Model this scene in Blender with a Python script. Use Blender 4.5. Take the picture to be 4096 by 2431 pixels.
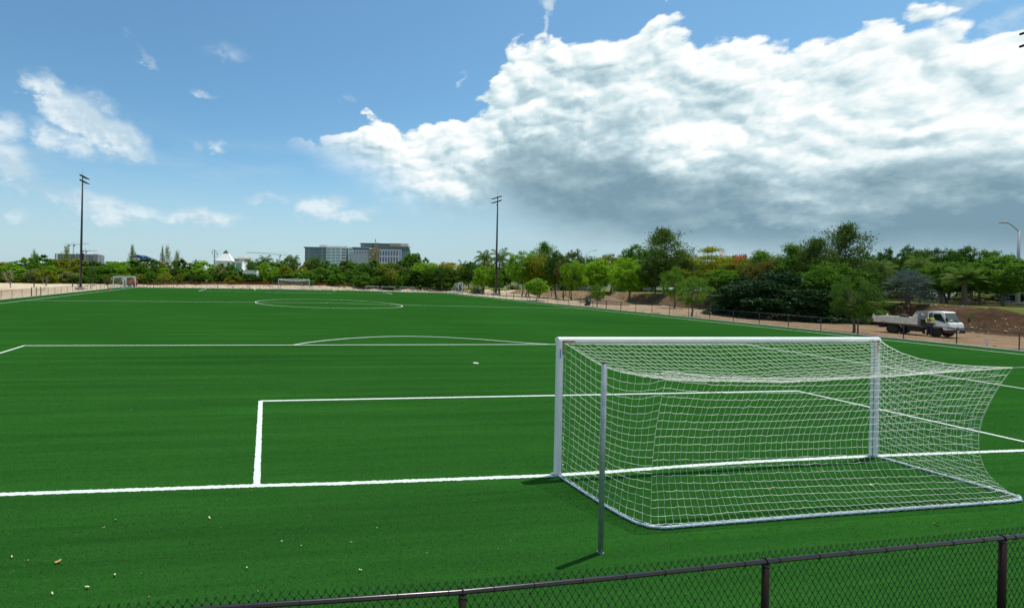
import bpy, math, random
import numpy as np
from mathutils import Vector, Matrix

for o in list(bpy.data.objects): bpy.data.objects.remove(o)
scn = bpy.context.scene
COL = scn.collection
R = math.radians

# ------------------------------------------------------------------ camera
CAM = np.array([-9.4106, -8.3261, 3.629]); YAW = .1556; ROL = .0198; FP = 1926.99; PX = 1319.43; PY = 1101.30
FW = np.array([math.sin(YAW), math.cos(YAW), 0]); RT = np.array([math.cos(YAW), -math.sin(YAW), 0]); UP = np.array([0, 0, 1.])
R2 = RT*math.cos(ROL)+UP*math.sin(ROL); U2 = -RT*math.sin(ROL)+UP*math.cos(ROL)
cd = bpy.data.cameras.new('camera'); cam = bpy.data.objects.new('camera', cd); COL.objects.link(cam)
cd.sensor_width = 36; cd.lens = FP/4096*36; cd.shift_x = (2048-PX)/4096; cd.shift_y = -(1215.5-PY)/4096
cd.clip_start = .05; cd.clip_end = 6000
m = Matrix.Identity(4)
for i in range(3):
    m[i][0] = R2[i]; m[i][1] = U2[i]; m[i][2] = -FW[i]; m[i][3] = CAM[i]
cam.matrix_world = m
scn.camera = cam
scn.render.resolution_x = 1024; scn.render.resolution_y = 607
scn.view_settings.view_transform = 'Standard'; scn.view_settings.look = 'None'
scn.view_settings.exposure = 0.0; scn.view_settings.gamma = 1.0
scn.view_settings.use_curve_mapping = False

def ray(u, v): return FW+R2*(u-PX)/FP-U2*(v-PY)/FP          # direction of a photo pixel
def at(u, t, z=0.0):                                        # ground point on a photo column at a depth in metres
    p = CAM+(FW+RT*((u-PX)/FP))*t; return (float(p[0]), float(p[1]), z)
def hz(u): return PY+(u-PX)*math.tan(ROL)                   # horizon row on a photo column
def ztop(u, v, t): return 3.629+(hz(u)-v)*t/FP
def azel(u, v):
    d = ray(u, v); d = d/np.linalg.norm(d); return math.atan2(d[0], d[1]), math.asin(d[2])

# ------------------------------------------------------------------ node helper
class G:
    def __init__(s, nt): s.nt = nt
    def n(s, t, **k):
        nd = s.nt.nodes.new(t)
        for a, b in k.items(): setattr(nd, a, b)
        return nd
    def put(s, sock, v):
        if isinstance(v, bpy.types.NodeSocket): s.nt.links.new(v, sock)
        elif v is not None: sock.default_value = v
    def m(s, op, a, b=None, c=None, clamp=False):
        nd = s.n('ShaderNodeMath', operation=op, use_clamp=clamp)
        for i, x in enumerate((a, b, c)):
            if x is not None: s.put(nd.inputs[i], x)
        return nd.outputs[0]
    def vm(s, op, a, b=None):
        nd = s.n('ShaderNodeVectorMath', operation=op); s.put(nd.inputs[0], a)
        if b is not None: s.put(nd.inputs[1], b)
        return nd.outputs[1] if op in ('LENGTH', 'DOT_PRODUCT') else nd.outputs[0]
    def mapr(s, v, a, b, c=0., d=1., smooth=False):
        nd = s.n('ShaderNodeMapRange', clamp=True, interpolation_type='SMOOTHSTEP' if smooth else 'LINEAR')
        for i, x in enumerate((v, a, b, c, d)): s.put(nd.inputs[i], x)
        return nd.outputs[0]
    def mix(s, f, a, b, bt='MIX'):
        nd = s.n('ShaderNodeMix', data_type='RGBA', blend_type=bt); s.put(nd.inputs[0], f)
        s.put(nd.inputs[6], a if isinstance(a, bpy.types.NodeSocket) else (*a, 1)); s.put(nd.inputs[7], b if isinstance(b, bpy.types.NodeSocket) else (*b, 1))
        return nd.outputs[2]
    def noise(s, vec, scale, detail=4, rough=.5, dist=0., out=0, lac=2.0):
        nd = s.n('ShaderNodeTexNoise'); s.put(nd.inputs['Vector'], vec)
        nd.inputs['Scale'].default_value = scale; nd.inputs['Detail'].default_value = detail
        nd.inputs['Roughness'].default_value = rough; nd.inputs['Distortion'].default_value = dist; nd.inputs['Lacunarity'].default_value = lac
        return nd.outputs[out]
    def mapping(s, vec, loc=(0, 0, 0), rot=(0, 0, 0), sc=(1, 1, 1), vt='POINT'):
        nd = s.n('ShaderNodeMapping', vector_type=vt); s.put(nd.inputs[0], vec)
        nd.inputs[1].default_value = loc; nd.inputs[2].default_value = rot; nd.inputs[3].default_value = sc
        return nd.outputs[0]
    def xyz(s, v):
        nd = s.n('ShaderNodeSeparateXYZ'); s.put(nd.inputs[0], v); return nd.outputs
    def comb(s, x, y, z=0.):
        nd = s.n('ShaderNodeCombineXYZ')
        for i, q in enumerate((x, y, z)): s.put(nd.inputs[i], q)
        return nd.outputs[0]
    def curve(s, v, pts):
        nd = s.n('ShaderNodeFloatCurve'); s.put(nd.inputs[1], v); c = nd.mapping.curves[0]
        nd.mapping.use_clip = False
        for p in pts[1:-1]: c.points.new(*p)
        ps = c.points
        ps[0].location = pts[0]; ps[len(ps)-1].location = pts[-1]
        nd.mapping.update(); return nd.outputs[0]

# ------------------------------------------------------------------ world: sky and clouds
SUN_EL = 72.0; SUN_AZ = 72.5                                 # azimuth from +Y towards +X
w = bpy.data.worlds.new('World'); scn.world = w; w.use_nodes = True
nt = w.node_tree; nt.nodes.clear(); g = G(nt)
sky = g.n('ShaderNodeTexSky', sky_type='NISHITA', sun_disc=False)
sky.sun_elevation = R(SUN_EL); sky.sun_rotation = R(SUN_AZ); sky.air_density = 1.0; sky.dust_density = .6; sky.ozone_density = 2.0
D0 = g.n('ShaderNodeTexCoord').outputs['Generated']
x, y, z = g.xyz(D0)
AZ = g.m('ARCTAN2', x, y); EL = g.m('ARCSINE', z)
A0, A1 = -.75, 1.35
P2 = g.comb(AZ, g.m('MULTIPLY', EL, 1.5))
fa = g.noise(P2, 5.5, 10, .60); fb = g.noise(P2, 15, 9, .60, .25); fc = g.noise(P2, 42, 6, .6, .4)
fb2 = g.noise(g.mapping(P2, loc=(.006, .011, .0)), 15, 9, .60, .25)
f2 = g.noise(g.mapping(P2, loc=(.012, .022, .0)), 5.5, 9, .58)     # same field shifted towards the sun, for relief
relief = g.m('ADD', g.m('SUBTRACT', fa, f2), g.m('MULTIPLY', g.m('SUBTRACT', fb, fb2), .55))
def ecurve(px):
    pts = []
    for u, v in px:
        a, e = azel(u*1.6384, v*1.6384); pts.append(((a-A0)/(A1-A0), e))
    pts = [(0, pts[0][1])]+pts+[(1, pts[-1][1])]
    return g.curve(g.mapr(AZ, A0, A1), pts)
top = ecurve([(640, 520), (700, 372), (718, 338), (760, 326), (810, 334), (850, 345), (885, 312), (940, 287), (1000, 298), (1050, 278), (1100, 270), (1150, 250),
    (1195, 215), (1220, 165), (1250, 130), (1295, 103), (1325, 84), (1360, 104), (1450, 105), (1535, 110), (1556, 76), (1600, 60), (1640, 58), (1690, 77), (1702, 95), (1750, 108),
    (1850, 104), (1940, 90), (2000, 82), (2070, 84), (2110, 60), (2200, 36), (2300, 38), (2370, 56), (2420, 75), (2500, 70), (2700, 30)])
bot = ecurve([(640, 420), (718, 365), (780, 398), (840, 438), (920, 480), (1000, 512), (1100, 528), (1200, 532), (1400, 566), (1600, 586), (1800, 598), (2100, 612), (2500, 628), (2700, 632)])
drk = ecurve([(640, 700), (900, 520), (1100, 440), (1200, 400), (1290, 372), (1400, 345), (1480, 335), (1600, 365), (1700, 410), (1800, 435), (1900, 450), (2000, 425), (2150, 400), (2300, 405), (2500, 440), (2700, 440)])
def puffs(off, sc):
    nd = g.n('ShaderNodeTexVoronoi', feature='SMOOTH_F1' if sc < 20 else 'F1', voronoi_dimensions='2D'); nd.inputs['Scale'].default_value = sc
    if sc < 20: nd.inputs['Smoothness'].default_value = .35
    nd.inputs['Detail'].default_value = 0.0
    dv = g.n('ShaderNodeVectorMath', operation='SCALE'); g.put(dv.inputs[0], g.noise(P2, 9, 4, .6, 0, 1)); dv.inputs['Scale'].default_value = .11
    g.put(nd.inputs['Vector'], g.vm('ADD', g.mapping(P2, loc=off), dv.outputs[0])); return nd.outputs['Distance']
v1 = puffs((0, 0, 0), 11); v1s = puffs((.010, .020, 0), 11); v2 = puffs((5, 5, 0), 27)
v2s = puffs((5.005, 5.010, 0), 27)
rel2 = g.m('ADD', g.m('SUBTRACT', v1s, v1), g.m('MULTIPLY', g.m('SUBTRACT', v2s, v2), .6))                               # sun side of each billow bright, far side grey
n1 = g.m('SUBTRACT', fa, .5); n2 = g.m('SUBTRACT', fb, .5)
n3 = g.m('SUBTRACT', fc, .5)
wob = g.m('ADD', g.m('ADD', g.m('MULTIPLY', n1, .085), g.m('MULTIPLY', n2, .065)), g.m('ADD', g.m('MULTIPLY', n3, .020), g.m('ADD', g.m('MULTIPLY', g.m('SUBTRACT', .43, v1), .070), g.m('MULTIPLY', g.m('SUBTRACT', .43, v2), .030))))
dtop = g.m('ADD', g.m('SUBTRACT', top, EL), wob)
dbot = g.m('ADD', g.m('SUBTRACT', EL, bot), g.m('MULTIPLY', n1, g.mapr(AZ, azel(1100*1.6384, 400)[0], azel(1600*1.6384, 400)[0], .10, .05)))
mt_ = g.mapr(dtop, -.004, .013, smooth=True)
mb_ = g.mapr(dbot, -.03, g.mapr(AZ, azel(900*1.6384, 400)[0], azel(1500*1.6384, 400)[0], .12, .035), smooth=True)
big = g.m('MULTIPLY', mt_, mb_)
side = g.mapr(AZ, azel(690*1.6384, 300)[0], azel(740*1.6384, 300)[0])
big = g.m('MULTIPLY', big, side)
below = g.mapr(g.m('ADD', g.m('SUBTRACT', drk, EL), g.m('MULTIPLY', n1, -.28)), -.07, .10, smooth=True)      # shaded underside
base_ = g.mapr(g.m('ADD', g.m('SUBTRACT', EL, bot), g.m('MULTIPLY', n1, .06)), .20, .07, smooth=True)
right_ = g.mapr(AZ, azel(1150*1.6384, 400)[0], azel(1900*1.6384, 400)[0], .15, 1)
shade = g.m('MULTIPLY', below, g.m('ADD', .27, g.m('MULTIPLY', base_, g.m('MULTIPLY', right_, .66))))
soft = g.mapr(g.noise(g.mapping(P2, loc=(3, 1, 0)), 3.2, 5, .5), .40, 0.66, 0, .28, smooth=True)              # grey folds inside the bank
lit = g.m('SUBTRACT', .88, g.m('ADD', shade, g.m('MULTIPLY', soft, g.mapr(dtop, .01, .12))))
lit = g.m('ADD', lit, g.m('MULTIPLY', rel2, g.m('ADD', .12, g.m('MULTIPLY', g.m('SUBTRACT', 1., below), .62))))
lit = g.m('ADD', lit, g.m('MULTIPLY', relief, g.m('ADD', .7, g.m('MULTIPLY', g.m('SUBTRACT', 1., below), .75))), clamp=True)
ramp = g.n('ShaderNodeValToRGB'); g.put(ramp.inputs[0], lit)
cr = ramp.color_ramp; cr.elements[0].position = 0; cr.elements[0].color = (.205, .335, .420, 1)
cr.elements[1].position = 1; cr.elements[1].color = (1.0, 1.02, 1.02, 1)
for p_, c_ in ((.30, (.335, .48, .55)), (.55, (.50, .66, .725)), (.78, (.74, .87, .90))):
    e = cr.elements.new(p_); e.color = (*c_, 1)
# small clouds: ellipses (photo px in 2500 scale: u, v, ru, rv, tilt, strength)
blobs = [(120, 222, 70, 34, -40, 1), (200, 292, 118, 52, -34, 1), (290, 340, 95, 44, -22, 1), (150, 340, 120, 40, -12, .8), (20, 330, 60, 60, -40, .8), (40, 410, 70, 52, -30, .9),
         (255, 512, 140, 42, -8, .95), (330, 520, 90, 26, 0, .85), (495, 530, 110, 22, 3, .95), (20, 520, 52, 20, 0, .7), (785, 500, 60, 30, 18, .95), (840, 522, 90, 24, 10, .75),
         (650, 490, 70, 15, 4, .6), (330, 118, 22, 40, 40, .40), (365, 150, 48, 12, -38, .42), (555, 135, 75, 30, 0, .34), (505, 226, 36, 12, -10, .45), (850, 244, 32, 9, -6, .42), (528, 352, 32, 20, -35, .6),
         (468, 352, 26, 14, -30, .45), (1113, 172, 10, 20, 10, .45), (1342, 30, 22, 26, 0, .8), (1328, 62, 12, 28, 0, .8), (2340, 12, 120, 24, 4, .5), (2470, 50, 60, 60, 20, .45), (250, 255, 70, 30, -30, .5)]
AE = g.comb(AZ, EL)
P2w = None
wv = g.comb(g.m('ADD', g.m('MULTIPLY', n1, .11), g.m('MULTIPLY', n2, .07)), g.m('ADD', g.m('MULTIPLY', g.m('SUBTRACT', f2, .5), -.09), g.m('MULTIPLY', n2, .05)))
AEW = g.vm('ADD', AE, wv)
acc = None
for (u, v, ru, rv, tl, st) in blobs:
    a, e = azel(u*1.6384, v*1.6384); a2, _ = azel((u+10)*1.6384, v*1.6384); _, e2 = azel(u*1.6384, (v-10)*1.6384)
    ka = (a2-a)/10; ke = (e2-e)/10
    q = g.mapping(AEW, loc=(a, e, 0), rot=(0, 0, R(tl)), sc=(ru*ka*1.25, rv*ke*1.35, 1), vt='TEXTURE')
    h = g.mapr(g.vm('LENGTH', q), 1.05, .35, 0., st)
    acc = h if acc is None else g.m('MAXIMUM', acc, h)
sm = g.m('ADD', acc, g.m('ADD', g.m('MULTIPLY', n2, 1.5), g.m('MULTIPLY', n3, .7)))
sm = g.m('MULTIPLY', g.mapr(sm, .10, .95, 0, 1, smooth=True), g.mapr(acc, 0.0, .35))
sm = g.m('MULTIPLY', sm, g.mapr(acc, 0, .95, .35, .97))
# broken cloud goes on over the unseen dome, thickened and brightened for fill light
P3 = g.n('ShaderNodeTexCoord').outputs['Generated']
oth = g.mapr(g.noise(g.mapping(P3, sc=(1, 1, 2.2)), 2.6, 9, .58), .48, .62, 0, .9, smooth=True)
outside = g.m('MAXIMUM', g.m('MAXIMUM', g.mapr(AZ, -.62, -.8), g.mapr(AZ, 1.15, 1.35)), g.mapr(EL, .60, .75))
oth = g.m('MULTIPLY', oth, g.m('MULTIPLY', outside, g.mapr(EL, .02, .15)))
# thin high haze sheet near the horizon
thin = g.m('MULTIPLY', g.mapr(EL, .34, .03, 0, .85, smooth=True), g.mapr(g.noise(g.mapping(P2, sc=(1, 3.6, 1)), 3.4, 8, .58), .42, .64))
thin = g.m('MAXIMUM', thin, g.mapr(EL, .26, .0, 0, .80, smooth=True))
dim = g.mapr(AZ, .15, .75, 0, .55)
STR = .105
skc = g.mix(1.0, sky.outputs[0], (STR*.93, STR*1.31, STR*1.33), 'MULTIPLY')
c = g.mix(thin, skc, (.50, .645, .735))
smc = g.mix(g.mapr(g.m('ADD', g.m('MULTIPLY', relief, 2.5), g.m('MULTIPLY', n2, .5)), -.15, .25), (.56, .71, .81), (.84, .93, .96))
c = g.mix(g.m('MULTIPLY', sm, g.mapr(EL, .0, .25, .6, .95)), c, smc)
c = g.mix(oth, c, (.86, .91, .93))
c = g.mix(g.m('MULTIPLY', dim, g.mapr(EL, .28, .12)), c, (.41, .55, .625))
c = g.mix(big, c, ramp.outputs[0])
bg = g.n('ShaderNodeBackground'); g.put(bg.inputs[0], c); bg.inputs[1].default_value = 1.0
g.nt.links.new(bg.outputs[0], g.n('ShaderNodeOutputWorld').inputs[0])

sl = bpy.data.lights.new('sun', 'SUN'); sl.energy = 4.2; sl.angle = R(.55); sl.color = (1, .945, .85)
so = bpy.data.objects.new('sun', sl); COL.objects.link(so)
sd = Vector((math.sin(R(SUN_AZ))*math.cos(R(SUN_EL)), math.cos(R(SUN_AZ))*math.cos(R(SUN_EL)), math.sin(R(SUN_EL))))
so.rotation_euler = sd.to_track_quat('Z', 'Y').to_euler()

# ------------------------------------------------------------------ materials
def mat(name, col, rough=.7, metal=0., var=0., vscale=5., col2=None, bump=0., bscale=30., spec=.5, trans=0., objspace=True, randv=0., detail=4):
    mm = bpy.data.materials.new(name); mm.use_nodes = True; t = mm.node_tree; gg = G(t)
    b = t.nodes['Principled BSDF']; b.inputs['Roughness'].default_value = rough; b.inputs['Metallic'].default_value = metal
    b.inputs['Specular IOR Level'].default_value = spec
    co = gg.n('ShaderNodeTexCoord').outputs['Object'] if objspace else gg.n('ShaderNodeNewGeometry').outputs['Position']
    c2 = col2 or tuple(min(1, q*(1-var)) for q in col)
    cc = (*col, 1)
    if var or col2:
        nz = gg.noise(co, vscale, detail, .6); cc = gg.mix(gg.mapr(nz, .32, .68), col, c2)
    if randv:
        rn = gg.n('ShaderNodeObjectInfo').outputs['Random']
        cc = gg.mix(1., cc if isinstance(cc, bpy.types.NodeSocket) else col, gg.mix(rn, (1-randv,)*3, (1+randv, 1+randv*.6, 1)), 'MULTIPLY')
    gg.put(b.inputs['Base Color'], cc)
    if bump:
        bn = gg.n('ShaderNodeBump'); bn.inputs['Strength'].default_value = bump
        bn.inputs['Distance'].default_value = .02; gg.put(bn.inputs['Height'], gg.noise(co, bscale, 4, .6)); t.links.new(bn.outputs[0], b.inputs['Normal'])
    if trans:
        tr = gg.n('ShaderNodeBsdfTranslucent'); gg.put(tr.inputs[0], cc if isinstance(cc, bpy.types.NodeSocket) else cc)
        ms = gg.n('ShaderNodeMixShader'); ms.inputs[0].default_value = trans
        t.links.new(b.outputs[0], ms.inputs[1]); t.links.new(tr.outputs[0], ms.inputs[2]); t.links.new(ms.outputs[0], t.nodes['Material Output'].inputs[0])
    return mm

M = {}
M['white'] = mat('white_paint', (.80, .82, .82), .35, var=.10, vscale=3)
M['net'] = mat('net_cord', (.90, .90, .81), .7)
M['tube'] = mat('pale_blue_grey_tube', (.42, .52, .62), .35, var=.15, vscale=6)
M['galv'] = mat('galvanised_steel', (.30, .37, .36), .38, .35, var=.28, vscale=9, bump=.05, bscale=60)
M['blackmetal'] = mat('black_coated_metal', (.018, .018, .020), .35, var=.3, vscale=8, spec=.6)
M['railmetal'] = mat('black_rail_metal', (.010, .011, .017), .25, .0, col2=(.020, .014, .012), vscale=6, spec=.5, bump=.05, bscale=14)
M['postmetal'] = mat('dark_bronze_post', (.022, .013, .008), .6, spec=.2, var=.4, vscale=5)
M['wire'] = mat('black_vinyl_wire', (.007, .007, .008), .5, spec=.3)
M['bronze'] = mat('dark_bronze_pole', (.045, .042, .040), .45, .1, var=.2, vscale=1)
M['concrete'] = mat('concrete', (.48, .46, .42), .85, var=.3, vscale=3, bump=.3, bscale=12)
M['kerb'] = mat('pale_kerb', (.62, .62, .60), .85, var=.25, vscale=1.2)
M['glassdark'] = mat('dark_glass', (.010, .020, .020), .05, spec=.35)
M['glassteal'] = mat('teal_glass', (.07, .15, .16), .12, var=.3, vscale=.4, spec=.8)
M['glasspale'] = mat('pale_green_glass', (.24, .42, .34), .2)
M['truckwhite'] = mat('truck_white', (.84, .84, .82), .32, var=.10, vscale=4)
M['bedwhite'] = mat('truck_bed_dusty_white', (.82, .81, .74), .55, col2=(.66, .62, .52), vscale=5)
M['bedgrey'] = mat('truck_bed_grey', (.34, .36, .37), .5, var=.2, vscale=4)
M['rubber'] = mat('rubber', (.018, .017, .015), .85, col2=(.05, .04, .03), vscale=12)
M['rim'] = mat('dusty_wheel_rim', (.07, .06, .045), .7, var=.3, vscale=20)
M['chassis'] = mat('black_chassis', (.014, .013, .012), .7)
M['hivis'] = mat('hi_vis_yellow', (.55, .80, .02), .6)
M['navy'] = mat('dark_navy_cloth', (.02, .025, .05), .8)
M['skin'] = mat('brown_skin', (.20, .10, .06), .6)
M['red'] = mat('red_reflector', (.55, .02, .03), .3)
M['orange'] = mat('orange_plastic', (.75, .13, .03), .6)
M['netorange'] = mat('faded_orange_netting', (.42, .075, .03), .8, var=.4, vscale=.8)
M['skidred'] = mat('skid_steer_red', (.48, .05, .02), .45, var=.2, vscale=3)
M['blueplastic'] = mat('blue_plastic', (.02, .05, .28), .5)
M['greenbin'] = mat('dark_green_plastic', (.012, .05, .032), .5, var=.2, vscale=4)
M['bark'] = mat('bark', (.16, .12, .085), .9, col2=(.09, .065, .045), vscale=6, bump=.4, bscale=20)
M['palebark'] = mat('pale_grey_bark', (.34, .31, .27), .9, var=.35, vscale=5)
M['deadwood'] = mat('dead_wood', (.34, .27, .19), .9, var=.3, vscale=5)
M['lightbox'] = mat('light_blue_box', (.10, .25, .55), .5)
M['lamp'] = mat('lamp_housing', (.012, .012, .013), .5)
M['pink'] = mat('pinkish_cladding', (.80, .71, .80), .8, var=.12, vscale=.2)
M['cream'] = mat('cream_wall', (.82, .77, .68), .8, var=.1, vscale=.3)
M['offwhite'] = mat('pale_green_grey_wall', (.74, .82, .78), .8, var=.1, vscale=.2)
M['purewhite'] = mat('white_render_wall', (.90, .90, .87), .7, var=.06, vscale=.3)
M['greywall'] = mat('grey_wall', (.55, .54, .53), .85, var=.15, vscale=.3)
M['tan'] = mat('tan_wall', (.62, .44, .28), .85, var=.2, vscale=.3)
M['yellow'] = mat('yellow_scaffold', (.52, .42, .17), .7)
M['steelblue'] = mat('steel_blue', (.22, .29, .32), .5)
M['blueroof'] = mat('blue_roof', (.02, .08, .30), .6)
M['cranewhite'] = mat('crane_white', (.62, .60, .55), .6)
M['hoist'] = mat('orange_hoist', (.52, .27, .17), .6)
M['stone'] = mat('rubble_stone', (.38, .35, .29), .9, col2=(.22, .19, .15), vscale=3, randv=.25)
M['dryleaf'] = mat('dry_leaf', (.45, .28, .12), .8, col2=(.30, .14, .06), vscale=30, randv=.35)
M['paleleaf'] = mat('pale_dry_petal', (.72, .62, .48), .8, var=.3, vscale=30)
M['label'] = mat('blue_sticker', (.05, .25, .50), .4)
M['rust'] = mat('rusty_bracket', (.50, .38, .22), .6, col2=(.30, .13, .05), vscale=20)
M['carsilver'] = mat('silver_car_paint', (.45, .47, .50), .25, .3)
M['carwhite'] = mat('white_car_paint', (.75, .75, .76), .25)
M['carblack'] = mat('black_car_paint', (.02, .022, .03), .2)
M['streetgrey'] = mat('street_lamp_grey', (.36, .37, .38), .5, .2)
def leafm(name, c1, c2, tr=.40, vs=1.4, rnd=.15): return mat(name, c1, .55, col2=c2, vscale=vs, trans=tr, randv=rnd, spec=.08, detail=2)
L_ = {'dark': leafm('leaf_dark', (0.07866, 0.1779, 0.01674), (0.04045, 0.1046, 0.01395)), 'mid': leafm('leaf_mid', (0.1348, 0.293, 0.01953), (0.07192, 0.1779, 0.01674)),
      'olive': leafm('leaf_olive', (0.3035, 0.3243, 0.01953), (0.1348, 0.1989, 0.01674)), 'lime': leafm('leaf_lime', (0.2472, 0.4813, 0.02092), (0.1573, 0.3139, 0.01953)),
      'yellow': leafm('leaf_yellow', (.40, .38, .03), (.18, .24, .02)), 'brown': leafm('leaf_brown', (.18, .14, .028), (.08, .11, .02)),
      'grey': leafm('leaf_grey_green', (0.3371, 0.3976, 0.1256), (0.1798, 0.2302, 0.06975)), 'gloss': leafm('leaf_glossy', (.055, .130, .018), (.15, .23, .045), vs=6),
      'silver': leafm('leaf_silver', (.19, .27, .24), (.11, .16, .14), .1), 'palm': leafm('leaf_palm', (0.06975, 0.1705, 0.0279), (0.1395, 0.2015, 0.031)),
      'night': leafm('leaf_deep_green', (0.031, 0.093, 0.02325), (0.01705, 0.0558, 0.0155), .15, 2.2), 'gold': leafm('leaf_golden', (.44, .46, .03), (.26, .32, .02)), 'flower': leafm('petal_red', (.85, .09, .02), (.70, .05, .02), .2)}

# ------------------------------------------------------------------ object helpers
def tag(o, label=None, cat=None, group=None, kind=None):
    if label: o['label'] = label
    if cat: o['category'] = cat
    if group: o['group'] = group
    if kind: o['kind'] = kind
    return o
def thing(name, label, cat, loc=(0, 0, 0), rz=0, group=None):
    o = bpy.data.objects.new(name, None); COL.objects.link(o); o.location = loc; o.rotation_euler = (0, 0, rz); o.empty_display_size = .2
    return tag(o, label, cat, group)
def link(name, me, parent=None, loc=None, rot=None, sc=None, material=None):
    o = bpy.data.objects.new(name, me); COL.objects.link(o)
    if parent: o.parent = parent
    if loc is not None: o.location = loc
    if rot is not None: o.rotation_euler = rot
    if sc is not None: o.scale = sc
    if material:
        if not me.materials: me.materials.append(None)
        o.material_slots[0].link = 'OBJECT'; o.material_slots[0].material = material
    return o
def copy_tree(o, parent=None):
    c = o.copy(); COL.objects.link(c); c.parent = parent
    for ch in [q for q in bpy.data.objects if q.parent == o]: copy_tree(ch, c)
    return c

class MB:
    def __init__(s): s.v = []; s.f = []
    def add(s, vs, fs):
        b = len(s.v); s.v += [tuple(q) for q in vs]; s.f += [tuple(b+i for i in f) for f in fs]; return s
    def box(s, c, sz, rz=0, rx=0, ry=0, taper=1.0):
        hx, hy, hz_ = sz[0]/2, sz[1]/2, sz[2]/2
        vs = [Vector((a*hx*(taper if k > 0 else 1), b*hy*(taper if k > 0 else 1), k*hz_)) for k in (-1, 1) for a, b in ((-1, -1), (1, -1), (1, 1), (-1, 1))]
        if rz or rx or ry:
            from mathutils import Euler
            e = Euler((rx, ry, rz)).to_matrix(); vs = [e @ q for q in vs]
        vs = [q+Vector(c) for q in vs]
        return s.add(vs, [(3, 2, 1, 0), (4, 5, 6, 7), (0, 1, 5, 4), (1, 2, 6, 5), (2, 3, 7, 6), (3, 0, 4, 7)])
    def tube(s, pts, r, n=8, cap=True, closed=False, sx=1.0):
        pts = [Vector(p) for p in pts]; N = len(pts); rr = r if isinstance(r, (list, tuple)) else [r]*N
        vs = []; ref = None
        for i, p in enumerate(pts):
            a = pts[(i-1) % N] if (i > 0 or closed) else p; b = pts[(i+1) % N] if (i < N-1 or closed) else p
            t = (b-a); t = t.normalized() if t.length > 1e-9 else Vector((0, 0, 1))
            if ref is None: ref = Vector((0, 0, 1)) if abs(t.z) < .9 else Vector((0, 1, 0))
            u = t.cross(ref)
            if u.length < 1e-6: u = t.orthogonal()
            u.normalize(); w_ = u.cross(t).normalized(); ref = w_
            for k in range(n):
                an = 2*math.pi*k/n; vs.append(p+(u*math.cos(an)*sx+w_*math.sin(an))*rr[i])
        fs = []
        for i in range(N if closed else N-1):
            for k in range(n):
                j = (i+1) % N; fs.append((i*n+k, i*n+(k+1) % n, j*n+(k+1) % n, j*n+k))
        if cap and not closed: fs += [tuple(range(n-1, -1, -1)), tuple((N-1)*n+k for k in range(n))]
        return s.add(vs, fs)
    def cyl(s, c, r, h, axis='z', n=20, r2=None):
        d = {'x': Vector((1, 0, 0)), 'y': Vector((0, 1, 0)), 'z': Vector((0, 0, 1))}[axis]; c = Vector(c)
        return s.tube([c-d*h/2, c+d*h/2], [r, r if r2 is None else r2], n)
    def lathe(s, c, prof, axis='y', n=24):      # prof: (radius, offset) list, closed ends
        c = Vector(c); vs = []
        for r, o in prof:
            for k in range(n):
                a = 2*math.pi*k/n; q = (r*math.cos(a), o, r*math.sin(a)) if axis == 'y' else (r*math.cos(a), r*math.sin(a), o)
                vs.append(c+Vector(q))
        fs = []
        for i in range(len(prof)-1):
            for k in range(n): fs.append((i*n+k, i*n+(k+1) % n, (i+1)*n+(k+1) % n, (i+1)*n+k))
        fs += [tuple(range(n-1, -1, -1)), tuple((len(prof)-1)*n+k for k in range(n))]
        return s.add(vs, fs)
    def prism(s, poly, y0, y1):                 # poly in x,z extruded along y
        n = len(poly); vs = [(a, y0, b) for a, b in poly]+[(a, y1, b) for a, b in poly]
        return s.add(vs, [tuple(range(n)), tuple(range(2*n-1, n-1, -1))]+[(i, i+n, (i+1) % n+n, (i+1) % n) for i in range(n)])
    def sphere(s, c, r, n=10, m_=6, sc=(1, 1, 1)):
        vs = [(c[0], c[1], c[2]-r*sc[2])]
        for i in range(1, m_):
            for k in range(n):
                th = math.pi*i/m_; a = 2*math.pi*k/n
                vs.append((c[0]+r*sc[0]*math.sin(th)*math.cos(a), c[1]+r*sc[1]*math.sin(th)*math.sin(a), c[2]-r*sc[2]*math.cos(th)))
        vs.append((c[0], c[1], c[2]+r*sc[2])); fs = []
        for k in range(n):
            fs.append((0, 1+(k+1) % n, 1+k)); fs.append((len(vs)-1, 1+(m_-2)*n+k, 1+(m_-2)*n+(k+1) % n))
            for i in range(m_-2): fs.append((1+i*n+k, 1+i*n+(k+1) % n, 1+(i+1)*n+(k+1) % n, 1+(i+1)*n+k))
        return s.add(vs, fs)
    def mesh(s, name, material=None, smooth=False):
        me = bpy.data.meshes.new(name); me.from_pydata(s.v, [], s.f); me.update()
        if material: me.materials.append(material)
        if smooth: me.polygons.foreach_set('use_smooth', [True]*len(me.polygons))
        return me
    def build(s, name, material, parent=None, loc=None, smooth=False, bevel=0, rot=None):
        o = link(name, s.mesh(name, material, smooth), parent, loc, rot)
        if bevel:
            b = o.modifiers.new('b', 'BEVEL'); b.width = bevel; b.segments = 2; b.limit_method = 'ANGLE'
        return o

def npmesh(name, V, F, material=None):
    V = np.asarray(V, dtype=np.float32); F = np.asarray(F, dtype=np.int32); k = F.shape[1]
    me = bpy.data.meshes.new(name); me.vertices.add(len(V)); me.vertices.foreach_set('co', V.ravel())
    me.loops.add(F.size); me.loops.foreach_set('vertex_index', F.ravel())
    me.polygons.add(len(F)); me.polygons.foreach_set('loop_start', np.arange(0, F.size, k, dtype=np.int32))
    me.polygons.foreach_set('loop_total', np.full(len(F), k, dtype=np.int32)); me.update(calc_edges=True)
    if material: me.materials.append(material)
    return me
def interp(x, pts): return float(np.interp(x, [p[0] for p in pts], [p[1] for p in pts]))

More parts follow.
